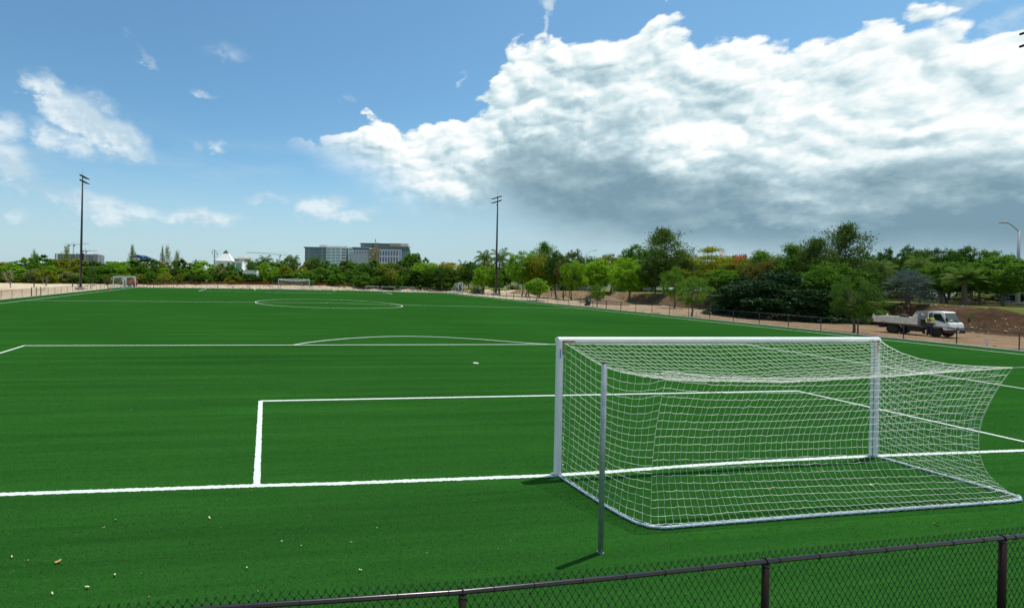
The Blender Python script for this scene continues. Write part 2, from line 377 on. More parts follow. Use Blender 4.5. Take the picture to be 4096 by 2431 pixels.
# ------------------------------------------------------------------ ground
def sst(a, b, x): t = np.clip((x-a)/(b-a), 0, 1); return t*t*(3-2*t)
def vnoise(x, y, s, seed=0):
    x = np.asarray(x, float)*s+seed*17.3; y = np.asarray(y, float)*s+seed*9.1
    xi = np.floor(x); yi = np.floor(y); fx = x-xi; fy = y-yi; fx = fx*fx*(3-2*fx); fy = fy*fy*(3-2*fy)
    def h(a, b): q = np.sin(a*127.1+b*311.7+seed)*43758.5453; return q-np.floor(q)
    return (h(xi, yi)*(1-fx)+h(xi+1, yi)*fx)*(1-fy)+(h(xi, yi+1)*(1-fx)+h(xi+1, yi+1)*fx)*fy
CREST = [(-60, 2.2), (20, 2.0), (40, 1.85), (72, 1.65), (100, 1.0), (138, .1), (170, 0)]
def ground(x, y):
    x = np.asarray(x, float); y = np.asarray(y, float)
    z = -.05-.25*sst(35.6, 41, x)*(1-sst(38, 62, y))
    zc = np.interp(y, [p[0] for p in CREST], [p[1] for p in CREST])
    foot = 53.4+1.3*(vnoise(x*0, y, .17, 3)-.5)*2
    k = sst(0, 1, (x-foot)/3.4)
    rough = (vnoise(x, y, .9, 5)-.5)*.28+(vnoise(x, y, 2.3, 6)-.5)*.14
    z = z+(zc-z)*k+rough*np.clip(4*k*(1-k), 0, 1)*np.clip(zc, .2, 1)
    z = z+.05*(vnoise(x, y, .35, 7)-.5)*(sst(36, 38, np.abs(x))+sst(110, 112, y)).clip(0, 1)
    ymd = np.interp(x, [-70, -40, -18, 8, 33, 60], [.0, .15, .65, .85, .35, 0])
    z = z+(ymd+.35*(vnoise(x, y, .5, 9)-.5)*(ymd > 0))*sst(114, 118, y)*(1-sst(124, 130, y)*.5)*(1-k)
    return z
def gz(x, y): return float(ground(x, y))
xs = np.concatenate([np.arange(-150, 35, 3.), np.arange(35, 62, .33), np.arange(62, 160, 3.)])
ys = np.concatenate([np.arange(-30, 110, .5), np.arange(110, 132, .8), np.arange(132, 200, 3.)])
GX, GY = np.meshgrid(xs, ys); GZ = ground(GX, GY); nx = len(xs)
V = np.stack([GX.ravel(), GY.ravel(), GZ.ravel()], 1)
ii, jj = np.meshgrid(np.arange(len(xs)-1), np.arange(len(ys)-1)); a = (jj*nx+ii).ravel()
F = np.stack([a, a+1, a+1+nx, a+nx], 1)
cx = V[F].mean(1)
nzv = vnoise(cx[:, 0], cx[:, 1], .8, 11)
zcx = 55.9+nzv*1.2
lawn_m = ((cx[:, 0] > zcx) & (cx[:, 1] < 150)) | ((cx[:, 1] > 126+3*nzv) & (cx[:, 0] > -150))
bank_m = (~lawn_m) & (cx[:, 0] > 52.3+nzv) & (cx[:, 1] < 105)
def submesh(name, mask, material):
    f = F[mask]; u, inv = np.unique(f, return_inverse=True)
    me = npmesh(name, V[u], inv.reshape(f.shape), material); me.polygons.foreach_set('use_smooth', [True]*len(me.polygons)); return me
# dirt material: pale marl far off, browner soil towards the embankment
dm = bpy.data.materials.new('compacted_dirt'); dm.use_nodes = True; t = dm.node_tree; gg = G(t); b = t.nodes['Principled BSDF']
pos = gg.n('ShaderNodeNewGeometry').outputs['Position']; px_, py_, pz_ = gg.xyz(pos)
pale = gg.mix(gg.mapr(gg.noise(pos, .22, 6, .65), .35, .65), (.60, .50, .35), (.45, .35, .235))
soil = gg.mix(gg.mapr(gg.noise(pos, .5, 6, .65), .35, .65), (.33, .225, .135), (.215, .140, .080))
fm = gg.m('MULTIPLY', gg.mapr(px_, 20, 36), gg.mapr(gg.m('ADD', py_, gg.m('MULTIPLY', px_, -.2)), 75, 25))
lf = gg.m('MULTIPLY', gg.mapr(px_, -38, -50), gg.mapr(py_, 96, 80))
c1 = gg.mix(fm, pale, soil); c1 = gg.mix(gg.m('MULTIPLY', lf, .6), c1, (.30, .21, .135))
trk = gg.noise(gg.mapping(pos, sc=(1.6, .05, 1)), 1.0, 4, .6)
c1 = gg.mix(gg.m('MULTIPLY', gg.mapr(trk, .52, .66), gg.m('MULTIPLY', gg.mapr(px_, 35.5, 38), .45)), c1, (.13, .085, .05))
c1 = gg.mix(gg.mapr(gg.noise(pos, 3.5, 3, .7), .62, .72, 0, .5), c1, (.62, .55, .42))
gg.put(b.inputs['Base Color'], c1); b.inputs['Roughness'].default_value = .95; b.inputs['Specular IOR Level'].default_value = .1
bn = gg.n('ShaderNodeBump'); bn.inputs['Strength'].default_value = .6; bn.inputs['Distance'].default_value = .12
gg.put(bn.inputs['Height'], gg.noise(pos, 2.2, 6, .65)); t.links.new(bn.outputs[0], b.inputs['Normal'])
bm_ = bpy.data.materials.new('bank_soil'); bm_.use_nodes = True; t = bm_.node_tree; gg = G(t); b = t.nodes['Principled BSDF']
pos = gg.n('ShaderNodeNewGeometry').outputs['Position']; px_, py_, pz_ = gg.xyz(pos)
so1 = gg.mix(gg.mapr(gg.noise(pos, .9, 6, .7), .35, .65), (.150, .088, .048), (.070, .042, .024))
so2 = gg.mix(gg.mapr(gg.noise(pos, .5, 6, .7), .35, .65), (.36, .26, .16), (.17, .11, .065))
c1 = gg.mix(gg.mapr(py_, 52, 74), so1, so2)
vo = gg.n('ShaderNodeTexVoronoi'); vo.inputs['Scale'].default_value = 3.2; gg.put(vo.inputs['Vector'], pos)
st = gg.m('MULTIPLY', gg.mapr(vo.outputs['Distance'], .16, .10), gg.mapr(gg.noise(pos, .7, 3, .5), .50, .60))
c1 = gg.mix(st, c1, (.50, .44, .34))
c1 = gg.mix(gg.m('MULTIPLY', gg.mapr(gg.noise(pos, 1.3, 5, .7), .58, .66), .8), c1, (.045, .075, .020))
gg.put(b.inputs['Base Color'], c1); b.inputs['Roughness'].default_value = .95; b.inputs['Specular IOR Level'].default_value = .1
bn = gg.n('ShaderNodeBump'); bn.inputs['Strength'].default_value = 1.0; bn.inputs['Distance'].default_value = .35
gg.put(bn.inputs['Height'], gg.noise(pos, 1.7, 8, .72)); t.links.new(bn.outputs[0], b.inputs['Normal'])
lm = mat('park_grass', (.085, .120, .022), .95, col2=(.16, .15, .045), vscale=.35, bump=.5, bscale=6, objspace=False, spec=.1)
tag(link('dirt_ground', submesh('dirt_ground', ~(lawn_m | bank_m), dm)), kind='structure')
tag(link('embankment', submesh('embankment', bank_m, bm_)), kind='structure')
tag(link('lawn', submesh('lawn', lawn_m, lm)), kind='structure')
fg = mat('far_scrub', (.04, .07, .02), .95, col2=(.08, .09, .03), vscale=.02, objspace=False)
tag(MB().box((0, 1500, -.75), (9000, 9000, .3)).build('far_ground', fg), kind='structure')

# turf
LEDGE = [(-38.85, -6.2), (-38.85, 108)]
FEDGE = [(-28, 108.2), (-18, 109), (-8, 110), (4.5, 109.6), (14.7, 107.6), (24, 104.8), (35.9, 101.2)]
REDGE = [(35.65, 73), (35.35, 45), (34.9, 21), (34.95, -6.2)]
edge_pts = LEDGE+FEDGE+REDGE
tm = bpy.data.materials.new('artificial_turf'); tm.use_nodes = True; t = tm.node_tree; gg = G(t); b = t.nodes['Principled BSDF']
pos = gg.n('ShaderNodeNewGeometry').outputs['Position']
str1 = gg.noise(gg.mapping(pos, sc=(.06, 1.5, 1)), 1.0, 6, .62)
str2 = gg.noise(gg.mapping(pos, sc=(.5, 9, 1)), 1.0, 4, .6)
big_ = gg.noise(pos, .11, 3, .5); gr = gg.noise(pos, 85, 3, .8); gr2 = gg.noise(pos, 210, 2, .7)
TA, TB = (.0120, .056, .0088), (.0220, .100, .0142)
c1 = gg.mix(gg.mapr(gg.m('ADD', gg.m('MULTIPLY', str1, .55), gg.m('ADD', gg.m('MULTIPLY', big_, .22), gg.m('MULTIPLY', str2, .23))), .35, .65), TA, TB)
gm = gg.m('MULTIPLY', gg.mapr(gr, .3, .7, .86, 1.14), gg.mapr(gr2, .3, .7, .8, 1.2))
cv = gg.n('ShaderNodeCombineColor'); [gg.put(cv.inputs[i], gm) for i in range(3)]
c1 = gg.mix(1., c1, cv.outputs[0], 'MULTIPLY')
c1 = gg.mix(gg.mapr(gg.noise(pos, 120, 1, .5), .76, .80, 0, .7), c1, (.30, .50, .30))  # pale specks put the sparkle of the fibres into the turf colour
gg.put(b.inputs['Base Color'], c1); b.inputs['Roughness'].default_value = 1.; b.inputs['Specular IOR Level'].default_value = 0.
bn = gg.n('ShaderNodeBump'); bn.inputs['Strength'].default_value = .2; bn.inputs['Distance'].default_value = .004
gg.put(bn.inputs['Height'], gg.m('ADD', gr, gg.m('MULTIPLY', gr2, .5))); t.links.new(bn.outputs[0], b.inputs['Normal'])
turf = MB().add([(x, y, 0) for x, y in edge_pts], [tuple(range(len(edge_pts)-1, -1, -1))]).build('turf', tm); tag(turf, kind='structure')

lmk = bpy.data.materials.new('white_turf_line'); lmk.use_nodes = True; t = lmk.node_tree; gg = G(t); b = t.nodes['Principled BSDF']
pos = gg.n('ShaderNodeNewGeometry').outputs['Position']
c1 = gg.mix(gg.mapr(gg.noise(pos, 70, 3, .8), .38, .55), (.42, .50, .44), (.70, .74, .71))
gg.put(b.inputs['Base Color'], c1); b.inputs['Roughness'].default_value = .9; b.inputs['Specular IOR Level'].default_value = 0.
bn = gg.n('ShaderNodeBump'); bn.inputs['Strength'].default_value = .6; bn.inputs['Distance'].default_value = .01
gg.put(bn.inputs['Height'], gg.noise(pos, 90, 3, .8)); t.links.new(bn.outputs[0], b.inputs['Normal'])
LINES = []
zc_ = [0]
def line(pts, wd=.12, rag=0, closed=False):
    zc_[0] += 1; z0 = .004+.0006*zc_[0]
    P = [Vector((p[0], p[1], 0)) for p in pts]
    LINES.append(([(p[0], p[1]) for p in pts], wd))
    if rag:                                                   # near lines: cut fine and fray the edges
        Q = []
        for a_, b_ in zip(P[:-1], P[1:]):
            k = max(1, int((b_-a_).length/.03)); Q += [a_.lerp(b_, i/k) for i in range(k)]
        Q.append(P[-1]); P = Q
    vs = []; n = len(P); rnd = random.Random(len(pts)*7+int(wd*1000))
    for i, p in enumerate(P):
        a_ = P[(i-1) % n] if (i or closed) else p; b_ = P[(i+1) % n] if (i < n-1 or closed) else p
        tt = (b_-a_).normalized(); nn = Vector((-tt.y, tt.x, 0))
        vs += [p+nn*(wd/2+rnd.uniform(-rag, rag))+Vector((0, 0, z0)), p-nn*(wd/2+rnd.uniform(-rag, rag))+Vector((0, 0, z0))]
    fs = [(2*i+1, 2*((i+1) % n)+1, 2*((i+1) % n), 2*i) for i in range(n if closed else n-1)]
    return MB().add(vs, fs).build('line_marking', lmk, turf)
def bow(x): return interp(x, [(-35.7, -1.4), (-9.25, .1), (0, .15), (5.3, -.8), (9, -2.2), (32.6, -6.4)])
GLP = [(-35.7, .3), (-13.39, .15), (-9.2, .02), (-7.9, -.05), (-4.0, -.14), (-2.7, -.11), (-.87, -.01), (.84, .04), (2.5, .04), (3.9, .04), (7.8, -.04), (32.6, -.3)]
line(GLP, .115, .012)
line([(-9.3, .02), (-9.16, 5.6)], .12, .009); line([(-9.16, 5.58), (9.0, 5.45)], .12, .007); line([(9.0, 5.5), (8.75, 0)], .12, .006)
line([(-20.25, .2), (-20.15, 16.6)], .12); line([(-20.2, 16.55), (19.7, 16.45)], .12); line([(19.6, 16.5), (18.4, 5.2), (18.2, 0)], .12)
line([(-7.3, 16.6), (-6.4, 17.5), (-5.3, 18.3), (-4, 19.05), (-2.64, 19.6), (-1.3, 19.95), (0, 20.03), (1.3, 19.85), (2.43, 19.45), (3.9, 18.65), (5.31, 17.6), (6.4, 16.85), (7.0, 16.5)], .12)
line([(-35.7, -2), (-35.7, 106.4)], .12); line([(32.6, -5), (32.9, 20), (32.5, 45), (33.4, 72), (34, 98)], .12)
line([(x, 53.9+bow(x)) for x in np.linspace(-35.7, 32.6, 40)], .12)
line([(9.2*math.cos(q), 53.95+9.45*math.sin(q)+bow(9.2*math.cos(q))*.95) for q in np.linspace(0, 2*math.pi, 72, endpoint=False)], .12, closed=True)
line([(-35.8, 106.5), (0, 106.5), (8, 106.3), (14.7, 104.8), (24, 101.6), (33.9, 98.1)], .12)
line([(-20.2, 106.3), (-20.2, 89.9)], .14); line([(-20.25, 89.95), (0, 90.2), (19, 88.5)], .12); line([(19, 88.5), (20.8, 103)], .14)
line([(-7.3, 90.1), (-5, 88.1), (-2.5, 86.9), (0, 86.4), (2.5, 86.7), (5, 87.8), (7.3, 89.6)], .12)
line([(-9.16, 106.4), (-9.16, 101)], .12); line([(-9.2, 101), (9.2, 100.9)], .12); line([(9.16, 101), (9.16, 106)], .12)
sp = MB(); sp.add([(.115*math.cos(q), 11+.14*math.sin(q), .022) for q in np.linspace(0, 2*math.pi, 20, endpoint=False)], [tuple(range(20))]); sp.build('penalty_spot', lmk, turf)
sp = MB(); sp.add([(.15*math.cos(q), 53.95+.15*math.sin(q), .022) for q in np.linspace(0, 2*math.pi, 20, endpoint=False)], [tuple(range(20))]); sp.build('centre_spot', lmk, turf)
# kerb round the turf
kb = MB(); n = len(edge_pts)
for i in range(n-1):
    a_, b_ = Vector((*edge_pts[i], 0)), Vector((*edge_pts[i+1], 0)); d = b_-a_; c_ = (a_+b_)/2; nn = Vector((-d.y, d.x, 0)).normalized()
    kb.box(c_+nn*.085+Vector((0, 0, -.03)), (d.length+.1, .16, .14+.001*i), rz=math.atan2(d.y, d.x))
tag(kb.build('kerb', M['kerb']), kind='structure')

# fibres of the pile near the camera
rng = np.random.default_rng(4)
def inline(x, y):
    on = np.zeros(len(x), bool)
    for pts, wd in LINES[:5]:
        for (ax, ay), (bx, by) in zip(pts[:-1], pts[1:]):
            dx, dy = bx-ax, by-ay; tt = ((x-ax)*dx+(y-ay)*dy)/(dx*dx+dy*dy); q = np.clip(tt, 0, 1)
            on |= np.hypot(x-ax-q*dx, y-ay-q*dy) < wd/2+.004
    return on
NF = 330000
r = np.exp(rng.uniform(math.log(4.0), math.log(26), NF)); th = rng.uniform(R(-52), R(92), NF)
fx = CAM[0]+r*np.sin(th); fy = CAM[1]+r*np.cos(th); keep = (fy > -5.5) & (fx < 30); fx, fy, r = fx[keep], fy[keep], r[keep]
on = inline(fx, fy)
def fibres(name, mask, mats):
    X, Y, RR = fx[mask], fy[mask], r[mask]; n = len(X); an = rng.uniform(0, 2*math.pi, n); la = rng.uniform(0, 2*math.pi, n)
    wd = .0022+RR*.00022; h = rng.uniform(.007, .017, n); ln = rng.uniform(.006, .024, n)
    b0 = np.stack([X-wd*np.cos(an), Y-wd*np.sin(an), np.full(n, 0.001)], 1); b1 = np.stack([X+wd*np.cos(an), Y+wd*np.sin(an), np.full(n, .001)], 1)
    tp = np.stack([X+ln*np.cos(la), Y+ln*np.sin(la), h], 1)
    V_ = np.stack([b0, b1, tp], 1).reshape(-1, 3); F_ = np.arange(3*n).reshape(-1, 3)
    o = link(name, npmesh(name, V_, F_, mats), turf); o['kind'] = 'stuff'; return o
def fibm(name, ca, cb):
    mm = bpy.data.materials.new(name); mm.use_nodes = True; t = mm.node_tree; gg = G(t); b = t.nodes['Principled BSDF']
    pos = gg.n('ShaderNodeNewGeometry').outputs['Position']; ri = gg.n('ShaderNodeNewGeometry').outputs['Random Per Island']
    gg.put(b.inputs['Base Color'], gg.mix(ri, ca, cb)); b.inputs['Roughness'].default_value = .5; b.inputs['Specular IOR Level'].default_value = .22
    return mm
fibres('turf_fibre', ~on, fibm('fibre_green', (.008, .042, .0068), (.020, .086, .0135)))
fibres('line_fibre', on, fibm('fibre_white', (.50, .56, .52), (.78, .80, .78)))

# ------------------------------------------------------------------ chain link fences
def diag_panel(L, H, wd=.0045, sp=.0707):
    mb = MB(); 
    for s in (1, -1):
        k = -H
        while k < L:
            x0, x1 = k, k+H; z0, z1 = 0, H
            if x0 < 0: z0 += -x0; x0 = 0
            if x1 > L: z1 -= x1-L; x1 = L
            a_ = (x0, z0) if s > 0 else (x0, H-z0); b_ = (x1, z1) if s > 0 else (x1, H-z1)
            h = wd*.7
            mb.add([(a_[0], .002*s, a_[1]-h), (b_[0], .002*s, b_[1]-h), (b_[0], .002*s, b_[1]+h), (a_[0], .002*s, a_[1]+h)], [(0, 1, 2, 3)])
            k += sp
    return mb
FH = 1.07
postme = MB().tube([(0, 0, -.15), (0, 0, FH)], .026, 8).mesh('fence_post', M['blackmetal'], True)
bigpost = MB().tube([(0, 0, -.15), (0, 0, FH+.06)], .042, 8).tube([(0, 0, FH+.06), (0, 0, FH+.11)], [.045, .02], 8).mesh('terminal_post', M['blackmetal'], True)
panels = {}
def fence(label, pts, terminals=(), spacing=2.44, wd=.0045, group='black chain link perimeter fences', gate=None):
    root = thing('chain_link_fence', label, 'fence', (pts[0][0], pts[0][1], 0), group=group)
    o0 = Vector((pts[0][0], pts[0][1], 0)); dist = 0
    for (a_, b_) in zip(pts[:-1], pts[1:]):
        A = Vector((*a_, 0)); B = Vector((*b_, 0)); L = (B-A).length; an = math.atan2(B.y-A.y, B.x-A.x); n = max(1, round(L/spacing)); s = L/n
        MB().tube([A-o0+Vector((0, 0, FH-.02)), B-o0+Vector((0, 0, FH-.02))], .021, 6).build('top_rail', M['blackmetal'], root, smooth=True)
        key = (round(s, 2), wd)
        if key not in panels: panels[key] = diag_panel(s, FH-.05, wd).mesh('wire_mesh', M['wire'])
        for i in range(n):
            p = A.lerp(B, i/n)-o0
            term = any(abs((p+o0)[1]-ty) < s/2 for ty in terminals) or i == 0
            link('terminal_post' if term else 'fence_post', bigpost if term else postme, root, p)
            link('wire_mesh', panels[key], root, p+Vector((0, 0, .03)), (0, 0, an))
    link('terminal_post', bigpost, root, Vector((*pts[-1], 0))-o0)
    return root
fence('black chain link fence along the right touchline in front of the dump truck', [(35.1, -4.5), (35.05, 21), (35.5, 45), (35.8, 73), (36.05, 101.3)], (21.8, 47.1, 70.0), wd=.006)
fence('black chain link fence along the left touchline beside the leaning dead tree', [(-39.0, 46.3), (-39.0, 61.9)], wd=.006)
fence('black chain link fence running from the small gate to the skid steer', [(-39.0, 64.9), (-39.0, 108.2)], wd=.006)
fence('long black chain link fence behind the far goal line', [(-39.0, 108.3), (-28, 108.5), (-18, 109.3), (-8, 110.3), (4.5, 109.9), (14.7, 107.9), (24, 105.1), (36.05, 101.5)], wd=.007)
gt = thing('fence_gate', 'narrow black gate in the left touchline fence', 'gate', (-39, 62.0, 0))
for yy in (0, 1.45, 2.8): MB().tube([(0, yy, 0), (0, yy, 1.25)], .04, 8).build('gate_post', M['blackmetal'], gt)
for yy in (.72, 2.12):
    MB().tube([(0, yy-.62, .08), (0, yy+.62, .08), (0, yy+.62, 1.12), (0, yy-.62, 1.12)], .022, 6, closed=True).build('gate_frame', M['blackmetal'], gt)
    diag_panel(1.24, 1.0, .005).build('gate_mesh', M['wire'], gt, (0, yy-.62, .1), rot=(0, 0, math.pi/2))

# near fence: woven wire, rail with ties, posts with loop caps
nf = thing('near_fence', 'black chain link fence with brown posts at the bottom edge of the view', 'fence', (-9.5, -4.47, 0))
NFO = Vector((-9.5, -4.47, 0)); RZ = 1.07
X0, X1 = -12.6, 3.2
def fy_(x): return interp(x, [(-14, -4.50), (-12, -4.53), (-9.6, -4.56), (-7.68, -4.615), (-6.2, -4.60), (-4.7, -4.56), (-1.75, -4.51), (4, -4.42)])
mbr = MB(); mbr.tube([Vector((x, fy_(x), RZ))-NFO for x in np.linspace(X0, X1, 40)], .021, 14); mbr.build('top_rail', M['railmetal'], nf, smooth=True)
posts_x = [-10.68, -7.68, -4.69, -1.75, 1.3]
pm = MB().tube([(0, 0, -.1), (0, 0, RZ-.018)], .0285, 16).mesh('fence_post', M['postmetal'], True)
cap = MB().tube([(0.0, -.026, -.012), (0, -.027, .006), (0, -.015, .026), (0, .012, .027), (0, .027, .008), (0, .026, -.015)], .006, 6)
cap.tube([(.0, 0, .024), (.0, 0, .044)], [.007, .004], 6); cap.tube([(0, 0, -.05), (0, 0, -.022)], .032, 14); capm = cap.mesh('loop_cap', M['blackmetal'], True)
for x in posts_x:
    link('fence_post', pm, nf, Vector((x, fy_(x), 0))-NFO); link('loop_cap', capm, nf, Vector((x, fy_(x), RZ))-NFO)
wv_ = MB(); a_ = .0355; nW = int((X1-X0)/a_); rnd = random.Random(3); zt = RZ+.07
for k in range(nW):
    x = X0+k*a_; pts = []; nz_ = int((zt-.02)/(a_*1.5))
    jx = rnd.uniform(-.0015, .0015)
    for q in range(nz_+1):
        sgn = ((q % 2) == (k % 2)); xx = x+(a_ if sgn else 0)+(.0035 if sgn else -.0035)+jx
        zz = zt-q*a_*1.5
        dy = (.0035 if sgn else -.0035)
        pts.append((xx, fy_(xx)+.026+dy, zz-.008)); pts.append((xx, fy_(xx)+.026-dy, zz+.008) if q else (xx, fy_(xx)+.026+dy, zz-.008))
    pts = [Vector(p)-NFO for p in pts]; wv_.tube(pts, .0023, 4, cap=False)
    if (k % 2) == 0:                                          # knuckled top ends
        xx = x+a_; c_ = Vector((xx, fy_(xx)+.026, zt))-NFO
        wv_.tube([c_+Vector((-.012, .0, -.016)), c_+Vector((-.004, .004, .0)), c_+Vector((.003, 0, .006)), c_+Vector((.009, -.005, .001)), c_+Vector((.006, -.006, -.006))], .0026, 5)
o = wv_.build('wire_mesh', M['wire'], nf); o['kind'] = 'stuff'
tie = MB().tube([(.002*math.sin(q), .0245*math.cos(q), .0245*math.sin(q)) for q in np.linspace(0, 2*math.pi, 14, endpoint=False)], .0024, 5, closed=True)
tie.tube([(0, -.024, -.006), (-.022, -.029, -.036), (-.05, -.030, -.046)], .0022, 5); tiem = tie.mesh('wire_tie', M['wire'], True)
tx = X0+.2
while tx < X1:
    link('wire_tie', tiem, nf, Vector((tx, fy_(tx), RZ))-NFO, (rnd.uniform(-.4, .4), 0, rnd.uniform(-.15, .15))); tx += rnd.uniform(.36, .48)

# ------------------------------------------------------------------ near goal
PL = Vector((-3.78, -.15, 0)); PR = Vector((3.70, .01, 0)); ZL, ZR = 2.57, 2.545
gl = thing('goal', 'large white football goal with loose net in the foreground', 'goal', (0, 0, 0), group='football goals')
def post(P, Z, nm):
    mb = MB(); d = (PR-PL).normalized(); nn = Vector((-d.y, d.x, 0)); prof = []
    for q in range(16):
        an = 2*math.pi*q/16; prof.append((.056*math.copysign(abs(math.cos(an))**.8, math.cos(an)), .066*math.copysign(abs(math.sin(an))**.8, math.sin(an))))
    vs = [P+d*p[0]+nn*p[1]+Vector((0, 0, z)) for z in (0, Z+.0) for p in prof]
    mb.add(vs, [(i, (i+1) % 16, 16+(i+1) % 16, 16+i) for i in range(16)]+[tuple(range(15, -1, -1)), tuple(range(16, 32))])
    return mb.build(nm, M['white'], gl, smooth=False)
post(PL, ZL-.06, 'goal_post'); post(PR, ZR-.06, 'goal_post')
d = (PR-PL).normalized()
MB().tube([PL-d*.056+Vector((0, 0, ZL-.06)), PR+d*.056+Vector((0, 0, ZR-.06))], .062, 16).build('crossbar', M['white'], gl, smooth=False)
for P, Z, s in ((PL, ZL, 1), (PR, ZR, -1)):                   # net channel, bracket and bolts on the rear face
    MB().tube([P+Vector((.062*s, -.02, .02)), P+Vector((.062*s, -.02, Z-.15))], .007, 5).build('net_channel', M['galv'], gl)
    MB().box(P+Vector((.030*s, -.068, Z-.20)), (.035, .008, .26)).box(P+Vector((.14*s, -.068, Z-.075)), (.25, .008, .035)).build('corner_bracket', M['rust'], gl)
    for bx, bz in ((.03, -.13), (.03, -.28), (.08, -.075), (.2, -.075)):
        MB().cyl(P+Vector((bx*s, -.077, Z+bz)), .011, .012, 'y', 8).build('bolt', M['blackmetal'], gl)
    MB().box(P+Vector((0, 0, .012)), (.17, .17, .024)).build('post_foot', M['galv'], gl)
MB().box(PL+Vector((-.028, -.0655, ZL-.30)), (.022, .003, .17), rz=.1).build('sticker', M['label'], gl)
base = [(-3.80, -.20), (-3.80, -.7), (-3.79, -1.3), (-3.76, -1.7), (-3.70, -1.93), (-3.58, -2.06), (-3.40, -2.11), (-2.84, -2.10), (-.6, -2.07), (1.86, -2.06), (3.30, -2.05), (3.60, -2.03), (3.76, -1.95), (3.80, -1.80), (3.77, -1.55), (3.72, -.8), (3.70, -.12)]
MB().tube([(x, y, .03) for x, y in base], .021, 10).build('ground_frame', M['tube'], gl, smooth=True)

def cat(P, t):                                                 # polyline by normalised arc length
    P = np.asarray(P, float); d_ = np.r_[0, np.cumsum(np.linalg.norm(np.diff(P, axis=0), axis=1))]; d_ /= d_[-1]
    t = np.atleast_1d(t); return np.stack([np.interp(t, d_, P[:, k]) for k in range(P.shape[1])], 1)
rimL = [(-3.74, -.09, 2.50), (-3.66, -.35, 2.40), (-3.62, -.6, 2.31), (-3.59, -.85, 2.23), (-3.57, -1.02, 2.19), (-3.53, -1.18, 2.165), (-3.48, -1.36, 2.15), (-3.42, -1.52, 2.15), (-3.36, -1.68, 2.17), (-3.29, -1.84, 2.22), (-3.22, -1.95, 2.28)]
rimB = [(-3.22, -1.95, 2.28), (-2.81, -1.98, 2.23), (-2.34, -1.98, 2.19), (-1.66, -1.98, 2.17), (-.95, -1.98, 2.15), (-.23, -1.98, 2.15), (.47, -1.98, 2.16), (1.28, -1.98, 2.18), (2.07, -1.98, 2.22), (2.88, -1.98, 2.25), (3.45, -1.99, 2.28)]
rimR = [(3.45, -1.99, 2.28), (3.32, -1.65, 2.24), (3.24, -1.35, 2.22), (3.23, -.95, 2.25), (3.30, -.65, 2.31), (3.45, -.35, 2.40), (3.66, -.08, 2.49)]
corL = [(-3.22, -1.95, 2.28), (-3.28, -1.90, 1.9), (-3.35, -1.88, 1.4), (-3.40, -1.88, .9), (-3.44, -1.92, .45), (-3.50, -1.98, .2), (-3.55, -2.04, .05)]
corR = [(3.45, -1.99, 2.28), (3.34, -1.9, 1.97), (3.18, -1.88, 1.71), (3.06, -1.86, 1.44), (3.0, -1.85, 1.18), (3.0, -1.85, .92), (3.04, -1.87, .65), (3.13, -1.9, .45), (3.3, -1.93, .28), (3.52, -1.96, .11), (3.66, -1.97, .05)]
nr = 20
def patch(top_, bot_, left_, right_, nu, nv, f=None):        # Coons patch; u along top, v downwards
    u = np.linspace(0, 1, nu); v = np.linspace(0, 1, nv); T = cat(top_, u); B = cat(bot_, u); Lf = cat(left_, v); Rt = cat(right_, v)
    S = np.zeros((nv, nu, 3))
    for j in range(nv):
        for i in range(nu):
            a, b_ = u[i], v[j]
            S[j, i] = (1-b_)*T[i]+b_*B[i]+(1-a)*Lf[j]+a*Rt[j]-((1-a)*(1-b_)*T[0]+a*(1-b_)*T[-1]+(1-a)*b_*B[0]+a*b_*B[-1])
            if f: S[j, i] += f(a, b_)
    return S
rgn = np.random.default_rng(8)
net = MB()
def strands(S, wob=.004, sagu=.008, r=.0029, jit=True):
    nv, nu, _ = S.shape
    if jit:
        J = rgn.normal(0, wob, S.shape); J[0] = 0; J[-1] = 0; J[:, 0] = 0; J[:, -1] = 0
        z = np.zeros((nv, nu)); z[1:-1, 1:-1] = (np.indices((nv-2, nu-2)).sum(0) % 2-.5)*.008
        S = S+J; S[:, :, 2] += z
    for j in range(1, nv):
        pts = []
        for i in range(nu-1):
            pts.append(S[j, i]); q = (S[j, i]+S[j, i+1])/2; q = q+np.array([0, 0, -sagu*rgn.uniform(.4, 1.2)]) if sagu else q; pts.append(q)
        pts.append(S[j, -1]); net.tube(pts, r, 4, cap=False)
    for i in range(nu): net.tube([S[j, i] for j in range(nv)], r*.72, 4, cap=False)
bl = [(-3.80, -.22, .05), (-3.80, -.7, .05), (-3.79, -1.3, .05), (-3.73, -1.75, .05), (-3.55, -2.04, .05)]
bb = [(-3.55, -2.06, .05), (-2.84, -2.09, .05), (-.6, -2.06, .05), (1.86, -2.05, .05), (3.3, -2.04, .05), (3.66, -1.97, .05)]
br = [(3.66, -1.97, .05), (3.76, -1.5, .05), (3.72, -.8, .05), (3.69, -.12, .05)]
strands(patch(rimL, bl, [(-3.73, -.10, 2.50), (-3.73, -.11, .05)], corL, 18, nr, lambda a, b_: np.array([.10*math.sin(math.pi*a)*math.sin(math.pi*b_), 0, -.10*math.sin(math.pi*a)*math.sin(math.pi*b_**.7)])))
def backf(a, b_):
    s = math.sin(math.pi*b_); d_ = .16*s*math.sin(math.pi*a)**.5
    cr_ = .03*math.exp(-((a-.09)/.04)**2)*s
    return np.array([.04*s*math.sin(a*9)*.5, d_+cr_, -.05*s])
strands(patch(rimB, bb, corL, corR, 60, nr, backf))
strands(patch(rimR, br, corR, [(3.66, -.06, 2.49), (3.66, -.06, .05)], 18, nr, lambda a, b_: np.array([-.05*math.sin(math.pi*a)*math.sin(math.pi*b_), 0, -.05*math.sin(math.pi*a)*math.sin(math.pi*b_)])), sagu=.006)
xb0, xb1 = np.array([-3.74, -.09, 2.50]), np.array([3.66, -.07, 2.49])
